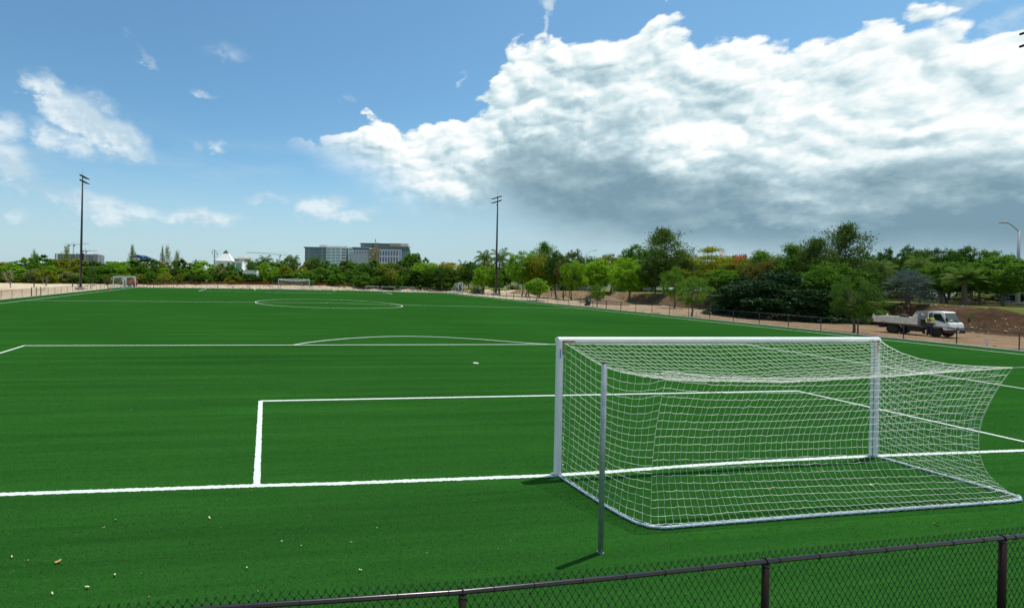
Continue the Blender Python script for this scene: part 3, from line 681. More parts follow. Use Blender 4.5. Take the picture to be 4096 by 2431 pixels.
hang = [tuple(xb0+(xb1-xb0)*q+np.array([0, 0, -.018*abs(math.sin(q*math.pi*24))])) for q in np.linspace(0, 1, 97)]
strands(patch(hang, rimB, rimL, rimR[::-1], 62, 18, lambda a, b_: np.array([0, 0, -.10*math.sin(math.pi*a)**.6*math.sin(math.pi*b_)-.03*math.exp(-((a-.42)/.07)**2)*math.sin(math.pi*b_)])), sagu=.006)
for pl in (rimL, rimB, rimR, hang): net.tube([tuple(q) for q in cat(pl, np.linspace(0, 1, 40 if pl is not hang else 97))], .0065 if pl is not hang else .004, 5, cap=False)
for q in np.linspace(.02, .98, 60):                           # lacing round the ground frame
    p = cat([(x, y, .035) for x, y in base], q)[0]; d_ = cat([(x, y, .035) for x, y in base], min(1, q+.01))[0]-p; d_ = d_/np.linalg.norm(d_); n_ = np.array([-d_[1], d_[0], 0])
    net.tube([p+n_*.032*math.cos(k)+np.array([0, 0, .032])*math.sin(k)+d_*.02*math.sin(k/2) for k in np.linspace(0, 2*math.pi, 9)], .0028, 4, cap=False)
    e_ = p+rgn.normal(0, .02, 3); e_[2] = .05; net.tube([p+np.array([0, 0, .03]), e_+d_*.06, p+d_*.12+np.array([0, 0, .015])], .003, 4, cap=False)
for q in np.linspace(.05, .92, 9):
    for P, s in ((PL, 1), (PR, -1)):
        z = .1+q*2.3; net.tube([P+Vector((.07*s, -.02, z)), P+Vector((.075*s, -.06, z+.012)), P+Vector((.05*s, -.08, z))], .004, 4)
net.tube([(3.45, -1.99, 2.28), (3.8, -2.13, 2.33), (4.77, -2.54, 2.47)], .004, 5)
o = net.build('net', M['net'], gl, smooth=True)
for (x, y), lb in (((-4.77, -2.54), 'grey steel net pole standing behind the left side of the large goal'), ((4.77, -2.54), 'grey steel net pole at the right rear corner of the large goal')):
    pr = thing('net_pole', lb, 'pole', (x, y, 0), group='net poles behind the goal')
    MB().tube([(0, 0, 0), (0, 0, 2.53)], .0325, 18).build('pole_tube', M['galv'], pr, smooth=True)
    MB().cyl((0, 0, 2.537), .0335, .014, n=18).build('pole_cap', M['blackmetal'], pr)
    MB().cyl((0, 0, .006), .042, .012, n=18).build('ground_sleeve', M['galv'], pr)

# ------------------------------------------------------------------ vegetation prototypes (crown mesh, trunk mesh), unit scale: metres at height Hp
def leaves_mesh(name, C_, size, seed, up=.5, asp=.5, fold=.25):
    g_ = np.random.default_rng(seed); n = len(C_); C_ = np.asarray(C_)
    N = g_.normal(0, 1, (n, 3)); N /= np.linalg.norm(N, axis=1)[:, None]; N[:, 2] += up; N /= np.linalg.norm(N, axis=1)[:, None]
    T = np.cross(N, g_.normal(0, 1, (n, 3))); T /= np.linalg.norm(T, axis=1)[:, None]; B = np.cross(N, T)
    s = (size*g_.uniform(.55, 1.45, n))[:, None]
    V_ = np.stack([C_-T*s, C_+B*s*asp-N*s*fold, C_+T*s, C_-B*s*asp-N*s*fold], 1).reshape(-1, 3)
    return npmesh(name, V_, np.arange(4*n).reshape(-1, 4))
def limb(mb, a, b, r0, r1, rnd, sag=.12, n=5):
    a = Vector(a); b = Vector(b); L = (b-a).length; pts = []; rr = []
    for i in range(n+1):
        t_ = i/n; p = a.lerp(b, t_); j = L*sag*math.sin(math.pi*t_)
        p += Vector((rnd.uniform(-1, 1)*j*.5, rnd.uniform(-1, 1)*j*.5, -j*.5)); pts.append(p); rr.append(r0+(r1-r0)*t_)
    mb.tube(pts, rr, 6, cap=False); return pts
# every prototype is modelled 8 m high, 8 m wide
def broad(seed, th=.28, lobes=16, nl=7000, ls=.20, fill=1.0, flat=1.0, puff=1.05, droop=0., gaps=0., low=.25, stems=1, lean=0):
    rnd = random.Random(seed); g_ = np.random.default_rng(seed); tr = MB(); H = 8.0
    cs = []
    for i in range(lobes):
        a = i*2.399+rnd.uniform(-.5, .5); q = (i+.5)/lobes
        rr = 3.0*math.sqrt(min(1, 1.25*(1-abs(2*q-1)**1.6)))*rnd.uniform(.45, 1.0)*flat
        z = H*(low+.08)+(H*(1-low)-1.3)*q*rnd.uniform(.9, 1.05)
        cs.append((rr*math.cos(a), rr*math.sin(a), min(z, H-.8), puff*rnd.uniform(.75, 1.3)*(1.15-.35*q)))
    pts = []
    w_ = np.array([c[3]**2 for c in cs]); w_ /= w_.sum()
    for c, k in zip(cs, w_):
        n = int(nl*k); m2 = max(3, int(n/26)); d = g_.normal(0, 1, (m2, 3)); d /= np.linalg.norm(d, axis=1)[:, None]
        d *= (c[3]*g_.uniform(.55, 1.15, (m2, 1)))*np.array([1.1, 1.1, .8]); tw = d+np.array(c[:3])
        if gaps: tw = tw[g_.uniform(0, 1, m2) > gaps]
        if len(tw) == 0: continue
        idx = g_.integers(0, len(tw), n); p = tw[idx]+g_.normal(0, .17, (n, 3))*fill; p[:, 2] -= droop*g_.uniform(0, 1, n)
        pts.append(p)
    P = np.concatenate(pts)
    for s in range(stems):
        bx = (rnd.uniform(-.35, .35), rnd.uniform(-.35, .35)) if stems > 1 else (0, 0)
        tp = (lean+bx[0]*2.5+rnd.uniform(-.2, .2), bx[1]*2.5+rnd.uniform(-.2, .2), H*th+.6)
        tk = limb(tr, (bx[0], bx[1], -.4), tp, .17/(1+.4*(stems-1)), .10/(1+.4*(stems-1)), rnd, .10)
        for c in cs[s::stems]:
            if rnd.random() < .8: limb(tr, tk[-1] if c[2] > tk[-1].z else tk[-2], c[:3], .065, .018, rnd, .12, 4)
    return leaves_mesh('crown', P, ls, seed, .8), tr.mesh('trunk', M['bark'])
def airy(seed, H=8., nl=3600, ls=.15, th=.35, arms=22, spread=2.9, clump=.42, tier=False, wisp=False):
    rnd = random.Random(seed); g_ = np.random.default_rng(seed); tr = MB(); tk = limb(tr, (0, 0, -.4), (rnd.uniform(-.3, .3), rnd.uniform(-.3, .3), H*.95), .14, .02, rnd, .03, 10)
    P = []; per = nl//arms
    for i in range(arms):
        q = th+(1-th)*((i+.5)/arms); z = H*q*.97; a = i*2.4+rnd.uniform(-.6, .6)
        if tier: z = H*(th+(1-th)*math.floor(q*6.999-th*6.999)/(6.999*(1-th)))*.97
        L = spread*(math.sin(math.pi*min(1, (q-th)/(1-th)*.85+.22))**.7)*rnd.uniform(.55, 1.1); up = 0 if tier else (.5 if not wisp else .9)
        base = (0, 0, z-L*up*.6); e = (L*math.cos(a), L*math.sin(a), z+L*up*.35)
        pts = limb(tr, base, e, .05, .012, rnd, .08, 4)
        for k in range(5):
            pk = pts[min(len(pts)-1, 1+k)]; pk = np.array(pk)+g_.normal(0, .30, 3)*(1 if not tier else .6); n = per//5
            sc = np.array([clump, clump, clump*(.55 if not tier else .22)])
            if wisp: sc = np.array([.30, .30, .42])
            P.append(pk+g_.normal(0, 1, (n, 3))*sc)
    return leaves_mesh('crown', np.concatenate(P), ls, seed, .5 if not wisp else 0, .4 if not wisp else .16), tr.mesh('trunk', M['bark'])
def mound(seed, nl=40000, ls=.13):
    # broad spreading tree whose boughs sweep to the ground, leaves in layered sprays
    rnd = random.Random(seed); g_ = np.random.default_rng(seed); tr = MB(); P = []
    for i in range(240):
        a = rnd.uniform(0, 2*math.pi); el = math.asin(rnd.uniform(.0, 1)); rr = 4*rnd.uniform(.62, 1.02)
        c = np.array([rr*math.cos(el)*math.cos(a), rr*math.cos(el)*math.sin(a), .5+7.2*math.sin(el)**.85*rr/4])
        out = np.array([math.cos(a), math.sin(a), 0]); side = np.array([-out[1], out[0], 0]); n = nl//240
        u = g_.uniform(-1, 1, n)*.95; w2 = g_.uniform(-.2, 1.0, n)*.95; dn = -(w2**2)*.55*1.3-np.abs(u)**2*.35+g_.normal(0, .07, n)
        P.append(c+side*u[:, None]+out*w2[:, None]*(1-.6*math.sin(el))+np.array([0, 0, 1])*dn[:, None])
        if i % 24 == 0: limb(tr, (0, 0, .3), c*.8, .10, .02, rnd, .2)
    return leaves_mesh('crown', np.concatenate(P), ls, seed, .9, .38, .1), tr.mesh('trunk', M['bark'])
def palm(seed, nf=20, L=3.2, trunk=5.6, droop=1.0, stem=.16, fan=False, upr=0.35, pale=False, ribw=.03):
    # pinnate or fan fronds on a ringed trunk; 8 m high in all
    rnd = random.Random(seed); V_ = []; F_ = []; tr = MB()
    if trunk > .3:
        pts = [(0, 0, -.4)]+[(.12*math.sin(k*.5+seed)*k/8, .1*math.cos(k*.7)*k/8, trunk*k/8) for k in range(9)]
        tr.tube(pts, [stem*1.35, stem*1.25, stem*1.1]+[stem*(1-.03*k) for k in range(7)], 9)
        tx, ty = pts[-1][0], pts[-1][1]
    else: tx = ty = 0
    crown = MB()
    def quad(a, b, c, d): k = len(V_); V_.extend([a, b, c, d]); F_.append((k, k+1, k+2, k+3))
    for i in range(nf):
        a = i*2.399+rnd.uniform(-.2, .2); q = (i+.5)/nf; el = math.radians(84-105*q**.9+rnd.uniform(-8, 8)) if not fan else math.radians(86-130*q+rnd.uniform(-6, 6))
        Lf = L*rnd.uniform(.85, 1.1); o = Vector((tx, ty, trunk)); dr = Vector((math.cos(a), math.sin(a), 0)); sd_ = Vector((-dr.y, dr.x, 0))
        if fan:
            e = o+dr*Lf*.5*math.cos(el)+Vector((0, 0, Lf*.5*math.sin(el))); f_ = (dr*math.cos(el)+Vector((0, 0, math.sin(el)))).normalized(); crown.tube([o, e], [.035, .018], 4, cap=False)
            up_ = f_.cross(sd_).normalized(); nb = 17
            for k in range(nb):
                an = math.radians(-105+210*k/(nb-1)); dd = (f_*math.cos(an)+sd_*math.sin(an)+up_*(.12*(k % 2)-.06+.18*abs(math.sin(an)))).normalized(); ll = Lf*.55*(1-.22*abs(an)/1.9)*rnd.uniform(.92, 1.05); wv2 = dd.cross(up_).normalized()*ll*.055
                tip = e+dd*ll+Vector((0, 0, -.10*ll)); mid = e+dd*ll*.55
                quad(e-wv2*.3, mid-wv2, tip, mid+wv2)
            continue
        prev = o; n = 13; seg = Lf/n; ang = el; pts = [o]
        for k in range(n):
            ang -= droop*(.045+.016*k)*(1.1 if el > .3 else .8); prev = prev+dr*seg*math.cos(ang)+Vector((0, 0, seg*math.sin(ang))); pts.append(prev)
        crown.tube(pts[::2]+[pts[-1]], [ribw*(1-.8*k/(len(pts[::2]))) for k in range(len(pts[::2])+1)], 3, cap=False)
        for k in range(2, n+1):
            t_ = k/n; ll = Lf*.27*math.sin(math.pi*min(1, t_*.86+.12))**.6; ax = (pts[k]-pts[k-1]).normalized()
            for s2 in (0, .5):
                p0 = pts[k-1].lerp(pts[k], s2)
                for sg in (-1, 1):
                    dd = (sd_*sg*.8+ax*.55+Vector((0, 0, -.50-.2*rnd.random()))).normalized(); wv2 = ax*.055*Lf/3.2; tip = p0+dd*ll
                    quad(p0-wv2*.4, p0.lerp(tip, .5)-wv2, tip, p0.lerp(tip, .5)+wv2)
    b0 = len(V_); V_ += [Vector(q) for q in crown.v]; me = bpy.data.meshes.new('crown'); me.from_pydata(V_, [], F_+[tuple(i+b0 for i in f) for f in crown.f]); me.update()
    return me, tr.mesh('trunk', M['bark'])
def twig_tree(seed):
    rnd = random.Random(seed); tr = MB()
    def grow(p, d_, L, r, k):
        e = p+d_*L; tr.tube([p, p.lerp(e, .5)+Vector((rnd.uniform(-1, 1), rnd.uniform(-1, 1), 0))*L*.06, e], [r, r*.8, r*.6], 5, cap=False)
        if k: 
            for _ in range(rnd.choice((2, 3))): grow(e, (d_+Vector((rnd.uniform(-.75, .75), rnd.uniform(-.75, .75), rnd.uniform(-.1, .4)))).normalized(), L*rnd.uniform(.6, .85), r*.6, k-1)
    tr.tube([(0, 0, -.3), (0, 0, 1.0)], [.22, .17], 6)
    for _ in range(4): grow(Vector((0, 0, .9)), Vector((rnd.uniform(-.8, .8), rnd.uniform(-.8, .8), 1)).normalized(), 2.2, .10, 4)
    return tr.mesh('branches', M['palebark'])
PR_ = {}
def proto(k):
    if k in PR_: return PR_[k]
    f = {'b1': lambda: broad(1), 'b2': lambda: broad(2, lobes=20, puff=.95), 'b3': lambda: broad(3, lobes=12, puff=1.25, stems=3, low=.12), 'b4': lambda: broad(4, lobes=22, gaps=.3, puff=.85, th=.3),
         'bush1': lambda: broad(5, lobes=14, low=-.02, th=.02, stems=4, puff=1.45, nl=7600, ls=.23), 'bush2': lambda: broad(6, lobes=18, low=-.02, th=.02, stems=3, puff=1.3, nl=7600, ls=.23),
         'big1': lambda: broad(11, lobes=34, nl=17000, ls=.105, puff=.85, gaps=.15, th=.3, stems=2), 'big2': lambda: broad(12, lobes=28, nl=15000, ls=.11, puff=.95, gaps=.2, th=.34),
         'big3': lambda: broad(13, lobes=40, nl=16000, ls=.11, puff=.72, gaps=.35, th=.36, droop=.15), 'thin': lambda: broad(14, lobes=26, nl=9000, ls=.085, puff=.62, gaps=.4, th=.42, fill=1.2),
         'umb': lambda: broad(15, lobes=22, nl=9000, ls=.11, puff=.7, gaps=.1, low=.52, th=.42, flat=1.25, stems=3),
         'air1': lambda: airy(21, nl=9000, ls=.12, arms=34), 'air2': lambda: airy(22, nl=8000, ls=.13, arms=30, th=.25), 'tier': lambda: airy(23, nl=9000, ls=.10, arms=40, th=.30, spread=3.6, clump=.50, tier=True),
         'wisp1': lambda: airy(24, nl=2600, ls=.26, arms=20, th=.2, spread=2.6, wisp=True), 'wisp2': lambda: airy(25, nl=2200, ls=.26, arms=16, th=.2, spread=2.9, wisp=True),
         'tuft': lambda: broad(26, lobes=15, nl=5200, ls=.12, puff=.62, low=.55, th=.5, flat=1.25, stems=2), 'mound': lambda: mound(31),
         'coco1': lambda: palm(41), 'coco2': lambda: palm(42, nf=17, L=3.4, trunk=5.2, droop=.8), 'date': lambda: palm(43, nf=34, L=2.9, trunk=4.8, droop=.55, stem=.30),
         'fan': lambda: palm(44, nf=42, L=4.3, trunk=3.4, fan=True, stem=.34), 'fan2': lambda: palm(45, nf=26, L=2.6, trunk=5.4, fan=True, stem=.20), 'low': lambda: palm(46, nf=26, L=7.5, trunk=.5, droop=.9, stem=.5)}[k]
    PR_[k] = f(); return PR_[k]
bare = [twig_tree(1), twig_tree(2)]
_n = [0]
def tree(kind, colr, x, y, H, W, label, cat='tree', name='tree', group=None, z0=None, rz=None, bark=None):
    _n[0] += 1; rnd = random.Random(_n[0]*13); z = gz(x, y) if z0 is None else z0
    r_ = thing(name, label, cat, (x, y, z), rnd.uniform(0, 6.28) if rz is None else rz, group)
    cm, tmh = proto(kind)
    link('crown', cm, r_, sc=(W/8, W/8, H/8), material=L_[colr])
    if len(tmh.vertices): link('trunk', tmh, r_, sc=((W+H)/16, (W+H)/16, H/8), material=M[bark or 'bark'])
    return r_

# --- the belt of trees behind the far and left dirt strip: (u, v top, depth, width, kind, colour); u, v are photo columns and rows
def put(u, v, t, wd, kind, colr, label, **k):
    x, y, _ = at(u, t); z = gz(x, y) if 'z0' not in k else k['z0']; return tree(kind, colr, x, y, ztop(u, v, t)-z, wd, label, **k)
lmks = [(20, 'at the left edge of the picture'), (110, 'behind the bare tree at far left'), (200, 'below the distant building site'), (310, 'behind the left floodlight'), (400, 'left of the parked training goals'),
        (480, 'behind the parked training goals'), (560, 'behind the red skid steer'), (640, 'beside the three feathery pines'), (720, 'right of the feathery pines'), (800, 'left of the utility pole'), (880, 'below the white pyramid roof'), (960, 'in front of the white building'),
        (1040, 'before the low white wall'), (1130, 'behind the left post of the far goal'), (1210, 'behind the far goal'), (1290, 'right of the far goal'), (1370, 'below the pale office block'), (1450, 'below the netted facade'),
        (1530, 'below the yellow scaffold'), (1610, 'below the pink office block'), (1700, 'right of the pink office block'), (1800, 'behind the right training goal'), (1900, 'left of the blue bin'), (1990, 'behind the right floodlight')]
def where(u): return min(lmks, key=lambda q: abs(q[0]-u))[1]
used = {}
cword = {'gold': 'golden', 'olive': 'olive green', 'mid': 'mid green', 'dark': 'dark green', 'lime': 'bright green', 'brown': 'brownish olive', 'grey': 'grey green', 'yellow': 'yellow green', 'gloss': 'glossy dark'}
def lab(u, colr, size, what, row):
    s = f'{size} {cword[colr]} {what} {where(u)}, {row}'
    used[s] = used.get(s, 0)+1
    if used[s] > 1: s = s.replace(size, {2: 'wider '+size, 3: 'narrower '+size}.get(used[s], 'other '+size))
    return s
rd = random.Random(77)
prof = [(-120, 1040), (0, 1042), (110, 1030), (160, 1024), (240, 1042), (330, 1038), (430, 1040), (520, 1034), (600, 1038), (700, 1046), (800, 1042), (880, 1046), (930, 1052), (1000, 1070), (1060, 1044), (1120, 1040), (1200, 1034), (1300, 1038), (1400, 1050), (1500, 1044), (1600, 1040), (1640, 1020), (1700, 1046), (1780, 1048), (1900, 1046), (2050, 1040)]
BK = ['b1', 'b2', 'b3', 'b4']
u = -130
while u < 2000:                                               # back row
    c_ = rd.choice(['olive', 'mid', 'mid', 'lime', 'olive', 'dark']) if u < 1000 else rd.choice(['mid', 'dark', 'dark', 'mid', 'olive'])
    if not (880 < u < 1050): put(u, interp(u, prof)+rd.uniform(-8, 9), rd.uniform(150, 162), rd.uniform(8.5, 12), rd.choice(BK), c_, lab(u, c_, 'tall', 'tree', 'back row'), group='trees of the belt beyond the pitch')
    u += rd.uniform(58, 84)
u = -110
while u < 2000:                                               # middle row
    c_ = rd.choice(['mid', 'mid', 'lime', 'olive', 'mid', 'lime']) if u < 1000 else rd.choice(['mid', 'dark', 'mid', 'olive', 'dark'])
    dv = 26 if not (900 < u < 1060) else 52
    if not (870 < u < 1070): put(u, interp(u, prof)+dv+rd.uniform(-10, 10), rd.uniform(138, 146), rd.uniform(7.5, 10), rd.choice(BK), c_, lab(u, c_, 'rounded', 'tree', 'middle row'), group='trees of the belt beyond the pitch')
    u += rd.uniform(52, 78)
u = -120
while u < 1850:                                               # front bushes
    c_ = rd.choice(['olive', 'mid', 'dark', 'grey', 'mid', 'olive']) if u < 1000 else rd.choice(['mid', 'dark', 'dark', 'mid'])
    put(u, interp(u, prof)+rd.uniform(44, 62), rd.uniform(129, 135), rd.uniform(5.5, 7.5), rd.choice(['bush1', 'bush2', 'b3']), c_, lab(u, c_, 'low', 'bush', 'front row'), name='bush', cat='bush', group='bushes along the front of the belt')
    u += rd.uniform(44, 62)
# singled out plants of the belt
for (u, v, t, wd, k, c_, lb, nm, ct) in [
    (528, 988, 165, 5.5, 'wisp1', 'grey', 'tall feathery grey green pine in front of the blue roof', 'pine_tree', 'tree'),
    (265, 985, 168, 6, 'wisp2', 'olive', 'thin feathery pine in front of the distant building site', 'pine_tree', 'tree'),
    (648, 992, 160, 3.0, 'wisp1', 'grey', 'leftmost slender feathery pine of the three left of the pyramid roof', 'pine_tree', 'tree'),
    (668, 988, 161, 4.5, 'wisp2', 'grey', 'tallest feathery pine of the three left of the pyramid roof', 'pine_tree', 'tree'),
    (708, 1010, 160, 5, 'wisp1', 'grey', 'rightmost feathery pine of the three left of the pyramid roof', 'pine_tree', 'tree'),
    (135, 1005, 158, 4, 'wisp2', 'olive', 'sparse feathery pine rising from the belt at far left', 'pine_tree', 'tree'),
    (1062, 1005, 150, 8, 'coco1', 'palm', 'coconut palm with tall arching fronds right of the cream building', 'palm_tree', 'palm tree'),
    (1038, 1018, 152, 7, 'coco2', 'palm', 'leftmost drooping coconut palm behind the low white wall', 'palm_tree', 'palm tree'),
    (1120, 1022, 146, 7, 'coco2', 'palm', 'coconut palm under the tip of the distant crane jib', 'palm_tree', 'palm tree'),
    (1170, 1002, 152, 8, 'coco1', 'palm', 'coconut palm with a crown clear against the sky left of the pale office', 'palm_tree', 'palm tree'),
    (1243, 1006, 156, 6, 'coco2', 'palm', 'coconut palm standing against the glass wing of the pale office', 'palm_tree', 'palm tree'),
    (1268, 1006, 157, 6, 'coco1', 'palm', 'second coconut palm against the glass wing of the pale office', 'palm_tree', 'palm tree'),
    (1388, 1020, 154, 9, 'coco2', 'palm', 'coconut palm between the two office blocks', 'palm_tree', 'palm tree'),
    (788, 1024, 150, 5, 'coco1', 'palm', 'small coconut palm poking above the belt left of the utility pole', 'palm_tree', 'palm tree'),
    (620, 1036, 140, 5, 'fan2', 'palm', 'dark fan palm below the leftmost feathery pine', 'palm_tree', 'palm tree'),
    (698, 1034, 140, 5, 'fan2', 'palm', 'dark fan palm below the rightmost feathery pine', 'palm_tree', 'palm tree'),
    (985, 1034, 185, 8, 'big1', 'mid', 'dense green tree directly below the cream stepped building', 'tree', 'tree'), (1018, 1040, 180, 8, 'big2', 'dark', 'dark green tree between the cream building and the coconut palms', 'tree', 'tree'), (948, 1072, 131, 6, 'bush1', 'mid', 'green bush covering the foot of the white building', 'bush', 'bush'), (1000, 1092, 131, 6, 'bush2', 'dark', 'dark bush under the low white wall', 'bush', 'bush'),
    (885, 1054, 134, 6, 'b4', 'grey', 'pale grey green loose tree in front of the pyramid building', 'tree', 'tree'),
    (925, 1052, 134, 5, 'b4', 'mid', 'small leafy tree in front of the white building corner', 'tree', 'tree'),
    (1065, 1046, 131, 6.2, 'b3', 'lime', 'bright green vine-covered tree left of the far goal', 'tree', 'tree'),
    (1145, 1064, 138, 5, 'b1', 'olive', 'small rounded olive tree behind the far goal crossbar', 'tree', 'tree'),
    (1655, 1008, 150, 9, 'b2', 'mid', 'tall bright tree at the right corner of the pink office block', 'tree', 'tree'),
    (1570, 1068, 128, 4, 'thin', 'yellow', 'slender yellow leaved tree on the edge of the far dirt', 'tree', 'tree'),
    (1590, 1054, 136, 8, 'big2', 'gloss', 'broad dark glossy leaved tree behind the slender yellow tree', 'tree', 'tree'),
    (1700, 1046, 134, 9, 'umb', 'lime', 'flat topped bright green tree right of the pink office block', 'tree', 'tree'),
    (1790, 1044, 138, 11, 'umb', 'yellow', 'wide flat topped yellow green tree behind the right training goal', 'tree', 'tree'),
    (1765, 1064, 128, 9, 'umb', 'dark', 'dark spreading fig tree with many aerial roots', 'tree', 'tree'),
    (1900, 1044, 128, 9, 'big1', 'dark', 'dense dark tree left of the blue bin', 'tree', 'tree'),
    (1850, 1022, 150, 5, 'coco2', 'palm', 'small dark coconut palm left of the tall palm pair', 'palm_tree', 'palm tree'),
    (1935, 975, 118, 8.6, 'coco1', 'palm', 'tall coconut palm with drooping fronds left of the right floodlight', 'palm_tree', 'palm tree'),
    (1998, 962, 120, 8.0, 'coco2', 'palm', 'tallest coconut palm directly behind the right floodlight', 'palm_tree', 'palm tree'),
    (1930, 1058, 112, 6, 'big3', 'lime', 'light green young tree right of the blue bin', 'tree', 'tree'),
    (1978, 1076, 112, 5, 'big2', 'mid', 'small mid green tree at the foot of the right floodlight', 'tree', 'tree')]:
    put(u, v, t, wd, k, c_, lb, name=nm, cat=ct)
# --- right side park trees: individually placed
for (u, v, t, wd, k, c_, lb) in [
    (2095, 998, 104, 9.5, 'big1', 'lime', 'yellow green bushy tree right of the tall palms'), (2160, 1010, 100, 8, 'big2', 'olive', 'olive tree with two thin trunks beside the tall palms'),
    (2175, 972, 122, 9, 'air1', 'mid', 'blue green tree rising behind the yellow green bushy tree'), (2225, 996, 96, 6.5, 'big3', 'dark', 'dark slim tree with its thin trunk on the dirt edge'),
    (2285, 995, 108, 6.5, 'big2', 'gloss', 'dark leafy tree behind the reddish dying tree'), (2255, 1030, 92, 4.5, 'thin', 'brown', 'reddish brown dying tree beside the dark slim tree'),
    (2290, 1034, 90, 6, 'big1', 'lime', 'bright green tree right of the reddish dying tree'), (2350, 1022, 112, 8, 'big2', 'mid', 'mid green tree below the left street lamp'),
    (2395, 1032, 92, 9, 'big3', 'lime', 'wide lime green tree left of the green wheelie bin'), (2440, 1012, 98, 8, 'big1', 'olive', 'olive topped tree above the dirt pile'),
    (2520, 1006, 104, 9, 'big2', 'mid', 'tall mid green tree above the dirt pile'), (2560, 972, 100, 9, 'big1', 'mid', 'blue green tree left of the tallest flowering tree'),
    (2520, 1028, 82, 8, 'big2', 'lime', 'light green willow-like tree left of the tallest flowering tree'),
    (2655, 914, 80, 9.0, 'air1', 'gloss', 'tallest flowering tree with dark glossy leaves on the bank edge'), (2615, 1000, 79, 7, 'big3', 'gloss', 'lower flowering tree leaning left of the tallest one'),
    (2720, 1000, 86, 7, 'air2', 'gloss', 'right hand flowering tree beside the tallest one'),
    (2745, 1015, 88, 9, 'big1', 'mid', 'dense green tree under the middle street lamp'), (2700, 1060, 70, 5, 'thin', 'mid', 'small pale green tree on the bank under the tallest tree'),
    (2838, 970, 82, 7.8, 'tier', 'gold', 'yellow tiered almond tree with flat layered branches'), (2890, 1020, 84, 8, 'big2', 'olive', 'olive tree right of the yellow tiered tree'),
    (2960, 1014, 96, 8, 'big1', 'dark', 'dark tree behind the red blossoms'), (2885, 1075, 70, 7, 'big3', 'mid', 'mid green thicket left of the dark spreading mound'),
    (3050, 1005, 66, 6.5, 'air1', 'mid', 'blue green airy tree above the dark spreading mound'), (3070, 1028, 62, 6, 'big2', 'brown', 'rusty tinted tree above the dark spreading mound'),
    (3172, 978, 60, 6, 'air2', 'mid', 'rounded pale topped tree left of the tall bank tree'), (3260, 952, 58, 6, 'air2', 'gloss', 'left shoulder of the tall dark bank trees'),
    (3375, 898, 58, 6.2, 'air1', 'gloss', 'tall dark tree with upright trunk above the dump truck'), (3180, 1022, 66, 10, 'big1', 'mid', 'dense green tree on top of the dark mound'),
    (3300, 1016, 66, 9.5, 'big2', 'mid', 'bright green dense tree left of the silver palm'), (3330, 1046, 52.5, 7, 'big2', 'mid', 'bright green leafy tree overlapping the right side of the dark mound'), (3430, 1062, 52, 5, 'big1', 'dark', 'dark leafy thicket left of the grey trunked palms'), (3400, 1030, 60, 6, 'big1', 'dark', 'dark bushy tree behind the dump truck headboard'),
    (3460, 1004, 66, 6, 'big3', 'mid', 'feathery green tree behind the grey trunked palms'),
    (3610, 978, 60, 4.8, 'tuft', 'dark', 'tufted tree with round leaf clusters above the silver palm'), (3680, 992, 62, 5.5, 'tuft', 'dark', 'second tufted tree with round leaf clusters right of the silver palm'),
    (3735, 988, 64, 5.5, 'tuft', 'dark', 'third tufted tree with round leaf clusters over the truck cab'), (3800, 990, 60, 4.5, 'tuft', 'dark', 'small tufted tree with sparse clusters over the cab roof'),
    (3868, 978, 60, 4.5, 'tuft', 'dark', 'tufted tree with one high cluster left of the street lamp'), (3945, 994, 62, 6, 'tuft', 'mid', 'broad tufted tree at the right end of the skyline'),
    (3790, 1042, 52, 7.5, 'big3', 'mid', 'wide green feathery tree over the windscreen'), (4010, 1016, 47, 7.5, 'big3', 'mid', 'wide green feathery tree at the right picture edge'), (3960, 1050, 58, 6, 'big1', 'mid', 'green thicket behind the second silver palm'),
    (4100, 1030, 52, 7, 'big2', 'mid', 'green tree cut by the right picture edge'), (3880, 1048, 72, 8, 'big1', 'mid', 'green tree far behind the right lawn'), (3560, 1050, 76, 9, 'big2', 'dark', 'dark tree far behind the silver palm'),
    (3700, 1056, 80, 9, 'big1', 'mid', 'green tree far behind the truck cab'), (3480, 1075, 70, 6, 'big2', 'dark', 'low dark tree behind the grey trunked palms')]:
    put(u, v, t, wd, k, c_, lb)
# background rows of the park, seen between the trunks
ORD = 'first second third fourth fifth sixth seventh eighth ninth tenth eleventh twelfth thirteenth fourteenth fifteenth sixteenth seventeenth eighteenth nineteenth twentieth twenty-first twenty-second twenty-third twenty-fourth twenty-fifth twenty-sixth twenty-seventh twenty-eighth twenty-ninth thirtieth'.split()
u = 2040; nt_ = 0
while u < 4250:
    c_ = rd.choice(['dark', 'mid', 'mid', 'olive', 'dark']); tt = interp(u, [(2000, 136), (2600, 118), (3200, 92), (4200, 84)])
    put(u, hz(u)-rd.uniform(62, 96), tt*rd.uniform(.96, 1.06), rd.uniform(7, 10)*tt/110, rd.choice(BK), c_, f'{cword[c_]} tree in the back of the park, {ORD[nt_]} from the left', group='trees at the back of the park')
    u += rd.uniform(72, 110); nt_ += 1
u = 2060; nb = 0
while u < 4200:
    tt = interp(u, [(2000, 112), (2600, 90), (3000, 74), (3500, 60), (4200, 52)])*rd.uniform(1.02, 1.25)
    c_ = rd.choice(['mid', 'lime', 'dark', 'grey', 'mid']); nb += 1
    put(u, hz(u)+rd.uniform(12, 34), tt, rd.uniform(3.2, 5.2), rd.choice(['bush1', 'bush2']), c_, f'low {cword[c_]} shrub under the park trees, {ORD[nb-1]} from the left', name='shrub', cat='shrub', group='shrubs under the park trees')
    u += rd.uniform(80, 125)
x, y, _ = at(3130, 56.5); tree('mound', 'night', x, y, ztop(3130, 1070, 56.5)-gz(x-1, y)+.5, 13, 'huge dark spreading tree with boughs down to the dirt bank', z0=gz(x-1, y)-.5)
x, y, _ = at(3010, 61.5); tree('mound', 'night', x, y, 3.8, 7.5, 'lower left shoulder of dark boughs beside the huge spreading tree', z0=gz(x, y)-.5)
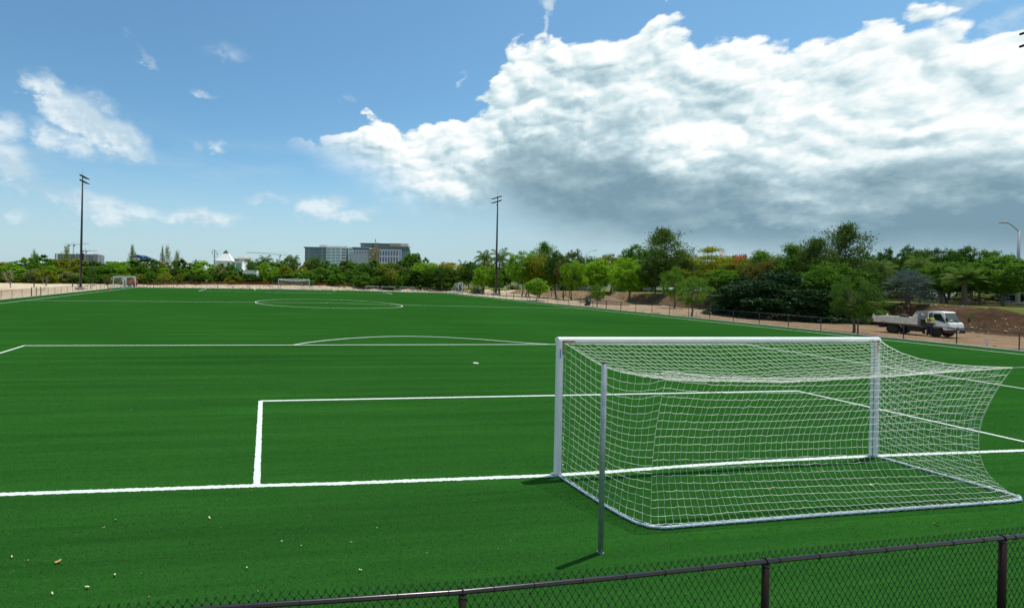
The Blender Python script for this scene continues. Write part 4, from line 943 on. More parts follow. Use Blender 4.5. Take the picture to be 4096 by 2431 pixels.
for (u, v, t, wd, k, c_, lb, bk, z0) in [
    (3500, 1012, 58, 4.8, 'coco1', 'palm', 'grey trunked royal palm above the truck bed', 'palebark', None), (3530, 1018, 60, 4.4, 'coco2', 'palm', 'second grey trunked royal palm behind the truck headboard', 'palebark', None),
    (3632, 1066, 49, 4.1, 'fan', 'silver', 'large silver blue fan palm on the bank above the truck cab', 'bark', None), (3680, 996, 55, 4.6, 'coco1', 'palm', 'thick trunked royal palm right of the large silver fan palm', 'palebark', None),
    (3770, 1090, 53, 3.6, 'date', 'palm', 'small palm with a flared trunk over the windscreen', 'palebark', None), (3858, 1036, 47.5, 5.4, 'date', 'palm', 'date palm with a stout trunk on the bank edge', 'bark', None),
    (3920, 1120, 50, 2.6, 'fan2', 'palm', 'small dark fan palm right of the date palm', 'bark', None), (4030, 1114, 56, 3.6, 'fan', 'silver', 'second silver blue fan palm near the right edge', 'bark', None), (3888, 1085, 56, 2.4, 'date', 'palm', 'young palm between the date palm and the small fan palm', 'bark', None),
    (1905, 1122, 118, 2.6, 'low', 'grey', 'low silvery palm left of the blue bin', 'bark', None), (2115, 1108, 104, 3.4, 'fan2', 'palm', 'pale fan palm behind the bushy roadside tree', 'bark', None),
    (3492, 1188, 50.5, 4.0, 'low', 'palm', 'low dark palm growing from the bank behind the truck bed', 'bark', None)]:
    x, y, _ = at(u, t); z = gz(x, y); hh = ztop(u, v, t)-z
    tree(k, c_, x, y, hh*(1.0 if k != 'low' else 1.5), wd, lb, 'palm tree', 'palm_tree', z0=z, bark=bk)
# young trees on the dirt strip, thin trunks
for (u, vb, v, wd, k, c_, lb, g0) in [
    (2148, 1202, 1108, 5.4, 'big3', 'lime', 'round bright green young tree inside the right fence', 0), (2207, 1188, 1085, 1.8, 'thin', 'brown', 'thin young tree with a straight trunk on the right dirt strip', 0), (2263, 1190, 1110, 1.6, 'thin', 'mid', 'crooked sapling on the right dirt strip', 0),
    (2391, 1225, 1128, 3.0, 'thin', 'mid', 'leaning sapling right of the green wheelie bin', 0), (2771, 1256, 1085, 4.6, 'thin', 'mid', 'slender tree behind the fence with a white pipe at its foot', 0), (3415, 1322, 1085, 4.8, 'thin', 'dark', 'slender pale trunked tree behind the truck tailgate', -.1),
    (433, 1154, 1095, 3.0, 'thin', 'brown', 'withered sapling beside the left touchline fence', 0), (365, 1155, 1064, 3.0, 'thin', 'dark', 'dark sapling between the left floodlight and the training goals', 0),
    (850, 1143, 1106, 3.2, 'umb', 'mid', 'small umbrella shaped tree by the orange netting', 0), (1044, 1146, 1108, 4.4, 'umb', 'mid', 'small flat tree by the orange netting left of the far goal', 0), (1434, 1153, 1112, 5.0, 'thin', 'olive', 'small crooked tree on the far dirt right of the orange netting', 0), (658, 1143, 1092, 5.4, 'thin', 'olive', 'half bare tree on the far dirt right of the skid steer', 0)]:
    d_ = ray(u, vb); tt = (g0-CAM[2])/d_[2]; x, y, _ = at(u, tt); tree(k, c_, x, y, ztop(u, v, tt)-g0, wd, lb, name='young_tree', z0=gz(x, y), bark='bark')
for (u, vb, v, i_, lb, s_, lean) in [(43, 1150, 1074, 0, 'pale bare branching tree at the far left edge', 1, 0), (176, 1164, 1100, 1, 'leaning dead sapling behind the small gate', .45, .3), (660, 1143, 1097, 1, 'bare twigs of a dead tree right of the skid steer', .7, 0)]:
    tt = (0-CAM[2])/ray(u, vb)[2]; x, y, _ = at(u, tt); h_ = ztop(u, v, tt); r_ = thing('bare_tree', lb, 'tree', (x, y, 0), 1.0)
    mn = max(q.co.z for q in bare[i_].vertices); link('branches', bare[i_], r_, sc=(h_/mn*s_, h_/mn*s_, h_/mn), rot=(lean, 0, 0))
# bougainvillea / flame blossoms
g_ = np.random.default_rng(5)
ft = thing('flame_tree', 'flame tree with vivid red blossom clusters right of the yellow tiered tree', 'tree', (*at(2955, 80)[:2], gz(*at(2955, 80)[:2])), 0)
cm, tmh = proto('big3'); H_ = ztop(2955, 1030, 80)-ft.location.z
link('crown', cm, ft, sc=(.75, .75, H_/8), material=L_['mid']); link('trunk', tmh, ft, sc=(.7, .7, H_/8), material=M['bark'])
for (u, v) in [(2945, 1028), (2962, 1030), (2978, 1036), (2986, 1042), (2940, 1050), (2970, 1034), (2992, 1053), (2968, 1058), (2995, 1070), (2952, 1042), (2888, 1014), (2984, 1030)]:
    p = CAM+ray(u, v)*77.5-np.array(ft.location); C_ = p+g_.normal(0, .22, (46, 3)); link('blossom_cluster', leaves_mesh('blossom_cluster', C_, .085, int(u+v), .3), ft, material=L_['flower'])['kind'] = 'stuff'
# white flowered oleander shrub
x, y, _ = at(2880, 76); tree('bush2', 'mid', x, y, 1.9, 4.2, 'white flowering oleander shrub left of the dark spreading tree', 'shrub', 'shrub')

# ------------------------------------------------------------------ dump truck (local: x forward, y left, z up)
tk = thing('dump_truck', 'white dump truck with dropped load bed parked on the dirt behind the right fence', 'truck', (44.74, 22.02, -.30), math.atan2(-1, .09))
def wheel(x, y, dual=False):
    s = 1 if y > 0 else -1; wd = .22
    for k in range(2 if dual else 1):
        yy = y-s*k*.25; o = link('wheel', MB().lathe((0, 0, 0), [(.20, -wd/2), (.315, -wd/2), (.345, -wd/2+.035), (.352, 0), (.345, wd/2-.035), (.315, wd/2), (.20, wd/2)], 'y', 28).mesh('wheel', M['rubber'], False), tk, (x, yy, .35))
        rm = MB().lathe((0, 0, 0), [(.205, -wd/2+.03*s), (.19, s*wd/2-s*.01), (.15, s*(wd/2-.07)), (.07, s*(wd/2-.05)), (.065, s*(wd/2+.01)), (.0, s*(wd/2+.01))] if s > 0 else [(.0, -wd/2-.01), (.065, -wd/2-.01), (.07, -wd/2+.05), (.15, -wd/2+.07), (.19, -wd/2+.01), (.205, wd/2-.03)], 'y', 20)
        rm.build('rim', M['rim'], o)
wheel(0, -.72); wheel(0, .72); wheel(-2.45, -.78, True); wheel(-2.45, .78, True)
MB().box((-1.45, -.32, .58), (4.3, .09, .18)).box((-1.45, .32, .58), (4.3, .09, .18)).box((-1.5, 0, .52), (.12, .6, .1)).box((-2.45, 0, .36), (.16, 1.3, .16)).box((0, 0, .34), (.12, 1.3, .12)).build('chassis', M['chassis'], tk)
MB().box((-1.15, -.66, .50), (.75, .36, .36)).build('fuel_tank', M['chassis'], tk, bevel=.04); MB().box((-.80, .64, .50), (.5, .36, .34)).build('battery_box', M['chassis'], tk, bevel=.02)
MB().box((-3.25, 0, .52), (.10, 1.5, .16)).box((-3.2, -.6, .66), (.3, .08, .2)).build('rear_underrun_bar', M['chassis'], tk)
MB().prism([(-2.95, .60), (-2.92, .78), (-2.88, .82), (-2.02, .82), (-1.98, .70), (-2.0, .70), (-2.05, .78), (-2.86, .78), (-2.9, .6)], -.92, -.66).build('mudguard', M['chassis'], tk)
MB().box((-.62, -.80, .38), (.04, .30, .34)).build('mud_flap', M['rubber'], tk)
for x, z in ((-2.92, .80), (-2.02, .80)): MB().tube([(x, -.86, z), (x+(.2 if x > -2.5 else .2), -.86, z-(.22 if x > -2.5 else -.1))], .02, 6).build('bed_bracket', M['bedwhite'], tk)
# load bed
BZ0, BZ1 = .92, 1.42
MB().box((-2.28, 0, .90), (2.66, 1.72, .06)).box((-2.28, 0, .845), (2.5, .9, .05)).build('bed_floor', M['bedwhite'], tk)
for s in (-1, 1):
    MB().box((-2.30, s*.87, (BZ0+BZ1)/2), (2.46, .03, BZ1-BZ0)).box((-2.30, s*.885, BZ1-.03), (2.50, .05, .06)).box((-2.30, s*.885, BZ0+.03), (2.50, .05, .06)).build('side_board', M['bedwhite'], tk, bevel=.006)
    for k in range(7): MB().box((-3.42+k*.372, s*.896, (BZ0+BZ1)/2), (.045, .036, BZ1-BZ0-.12)).build('side_rib', M['bedwhite'], tk)
    MB().box((-3.60, s*.87, 1.17), (.10, .09, .56)).tube([(-3.62, s*.87, 1.42), (-3.62, s*.87, 1.52), (-3.56, s*.87, 1.54)], .03, 6).build('rear_corner_post', M['bedwhite'], tk, bevel=.006)
    MB().box((-3.652, s*.87, 1.03), (.006, .08, .22)).box((-3.60, s*.918, 1.03), (.09, .004, .22)).build('reflector', M['red'], tk)
    MB().prism([(-1.28, .88), (-1.28, 1.42), (-1.0, 1.98), (-.94, 1.98), (-.94, .88)], s*.87-.02, s*.87+.02).build('headboard_wing', M['bedwhite'], tk)
    MB().box((-.975, s*.894, 1.86), (.05, .006, .2)).build('reflector', M['red'], tk)
    for q in (-2.95, -1.3): MB().box((q, s*.92, BZ0+.0), (.3, .006, .05)).build('reflector', M['red'], tk) if s < 0 and q < -2 else None
MB().box((-3.60, 0, 1.17), (.04, 1.66, .46)).build('tailgate', M['bedwhite'], tk)
hb = MB().box((-.955, 0, 1.42), (.035, 1.70, 1.10)); hb.box((-.925, 0, 1.95), (.06, 1.72, .05)).box((-.925, 0, 1.48), (.05, 1.70, .06)).box((-.925, 0, 1.20), (.05, 1.70, .06)); hb.build('headboard', M['bedgrey'], tk, bevel=.004)
MB().box((-.902, -.35, 1.72), (.01, .34, .20)).build('notice_plate', M['cream'], tk)
for x0 in (-2.35, -2.75):
    MB().tube([(x0, -.62, .95), (x0+.02, -.62, 1.46), (x0+.10, -.60, 1.56), (x0+.18, -.58, 1.46), (x0+.22, -.58, .95)], .018, 6).build('hoop', M['blackmetal'], tk)
# cab
sec = [(-.42, .72), (-.42, 1.92), (-.36, 2.00), (-.20, 2.03), (.30, 2.02), (.42, 1.97), (.70, 1.20), (.80, 1.12), (.86, .80), (.86, .58), (.46, .58), (.40, .74), (.26, .80), (-.26, .80), (-.36, .72)]
def skin(name, poly, y0, y1, m_, bev=.03, crown=0.): return MB().prism(poly, y0, y1).build(name, m_, tk, bevel=bev)
cabm = MB(); HWID = [(z, .84 if z < 1.25 else .84-.10*(z-1.25)/.78) for _, z in sec]
vs = [(x, -w_, z) for (x, z), (_, w_) in zip(sec, HWID)]+[(x, w_, z) for (x, z), (_, w_) in zip(sec, HWID)]; n = len(sec)
cabm.add(vs, [tuple(range(n)), tuple(range(2*n-1, n-1, -1))]+[(i, i+n, (i+1) % n+n, (i+1) % n) for i in range(n)])
cabm.build('cab', M['truckwhite'], tk, bevel=.035)
def hw(z): return .84 if z < 1.25 else .84-.10*(z-1.25)/.78
# windscreen slightly proud of the sloping face
wx = lambda z: .42+(1.97-z)/(1.97-1.20)*.28
MB().add([(wx(1.90)+.006, -hw(1.9)+.10, 1.90), (wx(1.90)+.006, hw(1.9)-.10, 1.90), (wx(1.27)+.010, hw(1.27)-.07, 1.27), (wx(1.27)+.010, -hw(1.27)+.07, 1.27)], [(0, 3, 2, 1)]).build('windscreen', M['glassdark'], tk)
ws_ = tk.children[-1] if len(tk.children) else None
MB().tube([(wx(1.9)+.012, -hw(1.9)+.09, 1.905), (wx(1.9)+.012, hw(1.9)-.09, 1.905), (wx(1.26)+.014, hw(1.27)-.06, 1.255), (wx(1.26)+.014, -hw(1.27)+.06, 1.255)], .013, 5, closed=True).build('windscreen_seal', M['rubber'], tk)
MB().add([(wx(1.45)+.012, -.62, 1.43), (wx(1.45)+.012, -.2, 1.45), (wx(1.31)+.014, -.1, 1.31), (wx(1.31)+.014, -.66, 1.30)], [(0, 3, 2, 1)]).build('windscreen_notice', M['glasspale'], tk)
for y0 in (-.45, .2): MB().tube([(.73, y0, 1.22), (.70, y0+.22, 1.30), (.66, y0+.42, 1.36)], .010, 5).build('wiper', M['blackmetal'], tk)
# near door (right side of the truck) with window, handle; dark sheet painted for the shade in the door gap
for s in (-1, 1):
    yo = s*.853
    dr = [(-.12, .82), (-.12, 1.93), (.34, 1.93), (.66, 1.19), (.70, .62), (.50, .62), (.44, .76), (.28, .84)]
    m0 = MB(); vs = [(x, s*(hw(z)+.002), z) for x, z in dr]+[(x, s*(hw(z)+.022), z) for x, z in dr]; n = len(dr)
    fs = [tuple(range(n)), tuple(range(2*n-1, n-1, -1))]+[(i, i+n, (i+1) % n+n, (i+1) % n) for i in range(n)]
    dd = m0.add(vs, fs).build('door', M['truckwhite'], tk, bevel=.008)
    wn = [(-.08, 1.42), (-.08, 1.85), (.30, 1.85), (.58, 1.22), (.56, 1.17), (.30, 1.27), (.02, 1.36)]
    MB().add([(x, s*(hw(z)+.0245), z) for x, z in wn], [tuple(range(7)) if s > 0 else tuple(range(6, -1, -1))]).build('door_window', M['glassdark'], dd)
    MB().box((.02, s*.868, 1.02), (.14, .012, .06)).build('door_handle', M['blackmetal'], dd, bevel=.01)
    op = [(-.34, .80), (-.34, 1.80), (-.28, 1.88), (-.14, 1.88), (-.14, .80)]
    MB().add([(x, s*(hw(z)+.003), z) for x, z in op], [tuple(range(5)) if s > 0 else tuple(range(4, -1, -1))]).build('door_gap_shade', M['glassdark'], tk)
MB().prism([(-.36, .80), (-.30, .84), (.26, .84), (.34, .78), (.42, .60), (.46, .60), (.44, .74), (.30, .86), (-.34, .86)], -.875, .875).build('wheel_arch_lip', M['chassis'], tk)
MB().box((.80, 0, .50), (.20, 1.70, .26)).build('bumper', M['chassis'], tk, bevel=.03)
MB().box((.872, 0, .70), (.03, 1.05, .05)).build('grille_slot', M['chassis'], tk)
MB().lathe((.874, 0, .80), [(0, 0)], 'y', 3) if 0 else None
em = MB(); em.tube([(.872, .085*math.cos(q)*1.0, .82+.06*math.sin(q)) for q in np.linspace(0, 2*math.pi, 20, endpoint=False)], .010, 5, closed=True); em.tube([(.873, -.05, .82), (.873, .05, .82)], .010, 5); em.build('emblem', M['blackmetal'], tk)
for s in (-1, 1):
    MB().add([(.868, s*.48, .72), (.868, s*.52, .80), (.866, s*.80, .88), (.864, s*.838, .78), (.866, s*.80, .70)], [(0, 1, 2, 3, 4) if s > 0 else (4, 3, 2, 1, 0)]).build('headlight', M['galv'], tk)
    MB().box((.72, s*.846, .80), (.22, .006, .12)).build('side_lamp', M['galv'], tk)
MB().box((.907, -.1, .50), (.008, .34, .14)).build('number_plate', M['white'], tk)
MB().box((.72, -.862, .46), (.34, .012, .05)).build('side_reflector', M['red'], tk); MB().box((.90, -.40, .40), (.01, .3, .04)).build('reflector', M['red'], tk)
MB().tube([(.72, .80, 1.16), (.95, .98, 1.18), (.98, 1.02, 1.30)], .014, 6).box((.98, 1.04, 1.40), (.07, .16, .30)).build('side_mirror', M['blackmetal'], tk)
MB().tube([(.66, -.84, 1.25), (.72, -.95, 1.28)], .014, 6).box((.70, -.97, 1.42), (.07, .12, .30)).build('side_mirror', M['blackmetal'], tk)
MB().box((-.62, -.80, 1.05), (.28, .10, .55)).build('air_intake', M['chassis'], tk)
# bag in the bed
def W(o, x, y, z): return o.matrix_basis @ Vector((x, y, z))
p = W(tk, -1.9, -.45, 0); 
bg_ = MB(); bg_.sphere((0, 0, .22), .26, 14, 8, (1.25, .9, .95)); bb_ = bg_.build('bin_bag', M['rubber'], None, (p.x, p.y, .92-.30+.30-.0), smooth=True); bb_.location.z = -.30+1.22
tag(bb_, 'dark rounded bag lying in the bed of the dump truck', 'bag')

# person in hi-vis leaning into the cab
def person(loc, rz):
    r_ = thing('person', 'person in yellow hi-vis shirt leaning into the truck cab', 'person', loc, rz)
    J = {'pel': (0, 0, .92), 'ch': (.06, 0, 1.22), 'nk': (.14, 0, 1.44), 'hd': (.20, 0, 1.56), 'ht': (.22, 0, 1.68), 'ls': (.10, .18, 1.38), 'le': (.34, .22, 1.24), 'lh': (.58, .16, 1.30), 'rs': (.10, -.18, 1.38), 're': (.32, -.24, 1.18), 'rh': (.55, -.18, 1.16),
         'lhip': (0, .10, .86), 'lk': (.08, .11, .48), 'la': (.0, .12, .09), 'lt': (.16, .13, .04), 'rhip': (0, -.10, .86), 'rk': (.02, -.11, .47), 'ra': (-.08, -.12, .09), 'rt': (.08, -.13, .04)}
    E = [('pel', 'ch'), ('ch', 'nk'), ('nk', 'hd'), ('hd', 'ht'), ('ch', 'ls'), ('ls', 'le'), ('le', 'lh'), ('ch', 'rs'), ('rs', 're'), ('re', 'rh'), ('pel', 'lhip'), ('lhip', 'lk'), ('lk', 'la'), ('la', 'lt'), ('pel', 'rhip'), ('rhip', 'rk'), ('rk', 'ra'), ('ra', 'rt')]
    rad = {'pel': .13, 'ch': .15, 'nk': .055, 'hd': .09, 'ht': .075, 'ls': .07, 'rs': .07, 'le': .045, 're': .045, 'lh': .035, 'rh': .035, 'lhip': .10, 'rhip': .10, 'lk': .065, 'rk': .065, 'la': .045, 'ra': .045, 'lt': .04, 'rt': .04}
    def skinm(name, keys, scale, m_):
        ks = [k for k in J if k in keys]; me = bpy.data.meshes.new(name); me.from_pydata([J[k] for k in ks], [(ks.index(a), ks.index(b)) for a, b in E if a in ks and b in ks], [])
        o = link(name, me, r_); me.materials.append(m_); md = o.modifiers.new('s', 'SKIN'); me.skin_vertices
        if not me.skin_vertices: bpy.context.view_layer.objects.active = o
        for i, k in enumerate(ks): me.skin_vertices[0].data[i].radius = (rad[k]*scale, rad[k]*scale)
        me.skin_vertices[0].data[0].use_root = True
        o.modifiers.new('u', 'SUBSURF').levels = 1; return o
    try:
        skinm('body', list(J), 1.0, M['skin']); skinm('shirt', ['pel', 'ch', 'ls', 'rs', 'le', 're'], 1.12, M['hivis']); skinm('trousers', ['pel', 'lhip', 'rhip', 'lk', 'rk', 'la', 'ra'], 1.15, M['navy'])
        MB().box((.06, 0, 1.10), (.31, .36, .05)).build('reflective_band', M['white'], r_, bevel=.02)
        MB().sphere((.215, 0, 1.63), .115, 10, 6, (1, 1, .8)).build('cap', M['navy'], r_, smooth=True)
    except Exception as ex: print('person fallback', ex)
pp = W(tk, -.22, -.98, 0); person((pp.x, pp.y, -.22), .12)
MB().box((pp.x-44.0, 0, 0), (.01, .01, .01)) if 0 else None
stp = MB().box((-.28, -1.0, .22), (.40, .28, .06)).box((-.28, -.86, .34), (.06, .05, .28)).build('cab_step', M['chassis'], tk)

# ------------------------------------------------------------------ goals further away
def netgrid(mb, A, B, C_, D_, nu, nv, r=.004, sag=0.):
    A, B, C_, D_ = map(Vector, (A, B, C_, D_))
    def P(u, v): q = A.lerp(B, u).lerp(D_.lerp(C_, u), v); q.z -= sag*math.sin(math.pi*u)*math.sin(math.pi*v); return q
    for i in range(nu+1): mb.tube([P(i/nu, k/4) for k in range(5)], r, 3, cap=False)
    for j in range(nv+1): mb.tube([P(k/6, j/nv) for k in range(7)], r, 3, cap=False)
fgo = thing('goal', 'white football goal at the far end of the pitch', 'goal', (0, 106.5, 0), group='football goals')
for s in (-1, 1): MB().tube([(3.72*s, 0, 0), (3.72*s, 0, 2.44)], .065, 8).build('goal_post', M['white'], fgo)
MB().tube([(-3.78, 0, 2.5), (3.78, 0, 2.5)], .065, 8).build('crossbar', M['white'], fgo)
MB().tube([(-3.72, 0, .04), (-3.8, 1.9, .04), (3.8, 1.9, .04), (3.72, 0, .04)], .03, 6).build('ground_frame', M['tube'], fgo)
nn = MB(); netgrid(nn, (-3.72, 0, 2.44), (3.72, 0, 2.44), (3.6, 1.8, 2.3), (-3.6, 1.8, 2.3), 44, 12, .005, .35); netgrid(nn, (-3.6, 1.8, 2.3), (3.6, 1.8, 2.3), (3.8, 1.9, .05), (-3.8, 1.9, .05), 44, 14, .004)
for s in (-1, 1): netgrid(nn, (3.72*s, 0, 2.44), (3.6*s, 1.8, 2.3), (3.8*s, 1.9, .05), (3.72*s, 0, .05), 12, 14, .004)
nn.build('net', M['net'], fgo)
for s, lb in ((-1, 'thin net pole left of the far goal'), (1, 'thin net pole right of the far goal')):
    pr = thing('net_pole', lb, 'pole', (4.9*s-.1, 108.4, 0), group='net poles behind the goal'); MB().tube([(0, 0, 0), (-.05, 0, 2.5)], .035, 8).build('pole_tube', M['galv'], pr)
def tgoal(x, y, rz, lb, Wd=2.3, H=2.45):
    r_ = thing('training_goal', lb, 'goal', (x, y, 0), rz, 'wheeled training goals at the side of the pitch')
    for a in (0, Wd): MB().box((a, 0, H/2), (.11, .11, H)).build('goal_post', M['white'], r_)
    MB().box((Wd/2, 0, H+.045), (Wd+.11, .11, .11)).build('crossbar', M['white'], r_)
    for a in (0, Wd):
        MB().tube([(a, 0, H), (a, .8, H-.03), (a, 1.0, H-.1)], .03, 6).build('top_stay', M['tube'], r_); MB().tube([(a, .9, H-.08), (a, .05, H-1.1)], .035, 6).build('brace', M['white'], r_)
        MB().box((a, 1.1, .12), (.14, 2.2, .14)).build('base_rail', M['white'], r_)
        for q in (.15, 2.1): MB().cyl((a, q, .09), .1, .06, 'x', 12).build('wheel', M['steelblue'], r_)
    MB().box((Wd/2, 2.2, .14), (Wd, .16, .16)).build('rear_weight_bar', M['white'], r_)
    n2 = MB(); netgrid(n2, (0, .02, H), (Wd, .02, H), (Wd, .95, H-.08), (0, .95, H-.08), 12, 5, .004, .08); netgrid(n2, (0, .95, H-.08), (Wd, .95, H-.08), (Wd, 2.15, .15), (0, 2.15, .15), 12, 12, .004)
    for a in (0, Wd): netgrid(n2, (a, .02, H), (a, .95, H-.08), (a, 2.15, .15), (a, .02, .15), 8, 12, .004)
    n2.build('net', M['net'], r_)
tgoal(-38.2, 97.0, .8, 'nearer white training goal with base wheels at the left touchline')
tgoal(-37.6, 104.6, .75, 'farther white training goal in front of the red skid steer')
tgoal(36.6, 95.6, .8, 'white training goal with slanted net at the right corner of the pitch', 2.7)
for (x, y, wd, rz, lb) in [(17.4, 106.2, 3.2, .03, 'leftmost low white mini goal leaning on the far fence'), (21.0, 104.9, 3.3, -.2, 'middle low white mini goal leaning on the far fence'), (25.2, 103.2, 3.4, -.25, 'rightmost low white mini goal leaning on the far fence')]:
    r_ = thing('mini_goal', lb, 'goal', (x, y, 0), rz, 'low mini goals leaning on the far fence')
    MB().tube([(0, 0, 0), (0, 0, 1.15), (wd, 0, 1.15), (wd, 0, 0)], .04, 6).build('front_frame', M['white'], r_)
    MB().tube([(0, 0, 1.15), (.35, .9, 0), (wd-.35, .9, 0), (wd, 0, 1.15)], .035, 6).build('rear_frame', M['white'], r_)
    MB().tube([(0, 0, .03), (.35, .9, .03)], .03, 6).build('base_bar', M['white'], r_); MB().tube([(wd, 0, .03), (wd-.35, .9, .03)], .03, 6).build('base_bar', M['white'], r_)

# ------------------------------------------------------------------ floodlights
def flood(x, y, lb, face, dz=0):
    r_ = thing('floodlight_mast', lb, 'floodlight', (x, y, gz(x, y)), face, 'dark floodlight masts round the pitch')
    MB().box((0, 0, .1), (1.5, 1.5, .8)).build('concrete_base', M['concrete'], r_, bevel=.03)
    MB().tube([(0, 0, .5), (0, 0, 8), (0, 0, 15), (0, 0, 21.7+dz)], [.24, .21, .165, .11], 14).build('mast', M['bronze'], r_, smooth=True)
    MB().cyl((0, 0, .53), .38, .06).build('base_plate', M['bronze'], r_)
    for z in (20.5+dz, 21.4+dz):
        MB().box((0, -.1, z), (3.6, .10, .12)).build('cross_arm', M['bronze'], r_)
        for q in (-1.55, -.55, .55, 1.55):
            l_ = MB(); l_.box((q, -.35, z+.02), (.62, .66, .17), rx=.35); l_.box((q, -.62, z-.10), (.50, .12, .08), rx=.35); l_.build('lamp_head', M['lamp'], r_, bevel=.03)
    MB().tube([(0, 0, 21.7), (0, 0, 23.0)], [.03, .008], 5).build('lightning_rod', M['bronze'], r_); MB().box((-.22, -.1, 19.9), (.2, .2, .15)).build('sensor_box', M['lamp'], r_)
    c_ = MB().box((.30, -.20, 6.3), (.22, .3, 1.35)).build('control_box', M['lamp'], r_)
    for k in range(4): MB().box((.30, -.36, 5.85+k*.30), (.16, .02, .10)).build('box_window', M['lightbox'], c_)
flood(-42.0, 89.5, 'tall dark floodlight mast on the left beyond the touchline fence', math.pi/2+.0)
flood(43.0, 90.4, 'tall dark floodlight mast at the right in front of the coconut palms', -math.pi/2)
flood(45.6, 16.6, 'nearest floodlight mast, only its lamp arms entering at the top right', -math.pi/2, 1.0)

# ------------------------------------------------------------------ street lamps, utility poles
def lamp(u, v, t, lb, arm, face):
    x, y, _ = at(u, t); z = gz(x, y); H = ztop(u, v, t)-z; r_ = thing('street_lamp', lb, 'street lamp', (x, y, z), -YAW, 'grey street lamps behind the park')
    MB().tube([(0, 0, 0), (0, 0, H)], [.17, .10], 10).build('lamp_post', M['streetgrey'], r_, smooth=True); MB().cyl((0, 0, .15), .25, .3).build('post_base', M['streetgrey'], r_)
    MB().tube([(0, 0, H-.05), (arm*.5, 0, H+.45), (arm*.9, 0, H+.75), (arm*1.15, 0, H+.8)], .045, 6).build('lamp_arm', M['streetgrey'], r_)
    MB().box((arm*1.4, 0, H+.82), (.75, .3, .09)).box((arm*1.4, 0, H+.90), (.15, .15, .08)).build('lamp_head', M['streetgrey'], r_, bevel=.03)
lamp(4072, 924, 50, 'grey street lamp with arm pointing left at the right edge', -1.15, 0); lamp(2774, 996, 84, 'street lamp between the tallest flowering tree and the yellow tiered tree', -1.8, 0); lamp(2341, 1016, 108, 'small street lamp rising above the trees left of centre right', 1.5, 0)
def upole(u, v, t, lb, arms=1):
    x, y, _ = at(u, t); H = ztop(u, v, t); r_ = thing('utility_pole', lb, 'utility pole', (x, y, 0), -YAW)
    MB().tube([(0, 0, 0), (0, 0, H)], [.22, .17], 8).build('pole', M['greywall'], r_)
    if arms == 1: MB().box((0, 0, H-.15), (2.0, .12, .12)).build('cross_arm', M['deadwood'], r_)
    else:
        for s, q in ((-1, 0), (1, -.6)):
            MB().tube([(0, 0, H-.3), (s*.55, 0, H+.05+q*.5), (s*.95, 0, H-.6+q), (s*.7, 0, H-1.7+q), (0, 0, H-2.4)], .045, 5).build('cable_loop', M['wire'], r_)
            MB().cyl((s*.7, 0, H-.9+q*.5), .12, .4, n=8).build('insulator', M['streetgrey'], r_)
upole(857, 999, 150, 'thick utility pole with looped cables left of the white pyramid roof', 2); upole(545, 1030, 170, 'dark T shaped pole below the blue roof'); upole(372, 1035, 170, 'dark T shaped pole below the distant building site')

# ------------------------------------------------------------------ buildings in the distance (local x to the right, y away)
def site(name, lb, u0, t, cat='building'):
    x, y, _ = at(u0, t); r_ = thing(name, lb, cat, (x, y, 0), -YAW); s = t/FP
    def bx(nm, ua, ub, va, vb, m_, y0=0., dp=12., par=None, z0=None):
        zt = ztop((ua+ub)/2, va, t); zb = ztop((ua+ub)/2, vb, t) if vb is not None else 0
        mb = MB().box((((ua+ub)/2-u0)*s, y0+dp/2, (zt+zb)/2), ((ub-ua)*s, dp, zt-zb)); return mb.build(nm, M[m_], par or r_)
    return r_, bx, s
z3 = lambda x, y: (1100+x*.28, 900+y*.28)
def Z(bx, nm, xa, xb, ya, yb, m_, y0=0., dp=12., base=1100, par=None): return bx(nm, base+xa*.28, base+xb*.28, 900+ya*.28, None if yb is None else 900+yb*.28, m_, y0, dp, par)
r_, bx, s = site('office_building', 'pale office block with a glass wing and rows of square windows', 1214, 560)
Z(bx, 'glass_wing', 420, 722, 318, None, 'steelblue', 1.5, 22); Z(bx, 'roof_slab', 400, 724, 313, 320, 'streetgrey', 0, 24); Z(bx, 'penthouse', 622, 1024, 283, 320, 'cream', 8, 14)
wl = Z(bx, 'front_wall', 724, 946, 310, None, 'offwhite', 0, 26); Z(bx, 'corner_wall', 946.2, 1010, 307, None, 'purewhite', 2, 22); Z(bx, 'recess', 1010, 1042, 322, None, 'steelblue', 6, 18); w2 = Z(bx, 'right_wall', 1042, 1106, 318, None, 'offwhite', 2, 20)
for k in range(6):
    yy = 338+k*42
    for gx in (737, 803, 870):
        for q in range(3): Z(bx, 'window', gx+q*18, gx+q*18+12, yy, yy+18, 'glassteal', -.12, .3)
    Z(bx, 'strip_window', 950, 1004, yy, yy+18, 'glassdark', 1.85, .3)
    for q in range(2): Z(bx, 'window', 1058+q*20, 1071+q*20, yy+5, yy+22, 'glassteal', 1.85, .3)
    Z(bx, 'floor_band', 422, 720, yy+34, yy+41, 'streetgrey', 1.2, .5)
    for q in range(6): Z(bx, 'mullion_panel', 428+q*49, 470+q*49, yy+2, yy+34, 'glassteal', 1.3, .4)
Z(bx, 'stair_slab', 470, 482, 318, None, 'streetgrey', .9, 1); Z(bx, 'stair_slab', 660, 674, 318, None, 'streetgrey', .9, 1)
r_, bx, s = site('office_building', 'pinkish office block under construction with yellow scaffold', 1411, 560)
Z(bx, 'core', 1100, 1925, 318, None, 'steelblue', 3, 24); Z(bx, 'top_storey', 1112, 1336, 322, 356, 'glassteal', 1, 20); Z(bx, 'top_storey', 1478, 1900, 308, 350, 'glassteal', 1, 24); Z(bx, 'roof_edge', 1470, 1930, 303, 309, 'streetgrey', 0, 27)
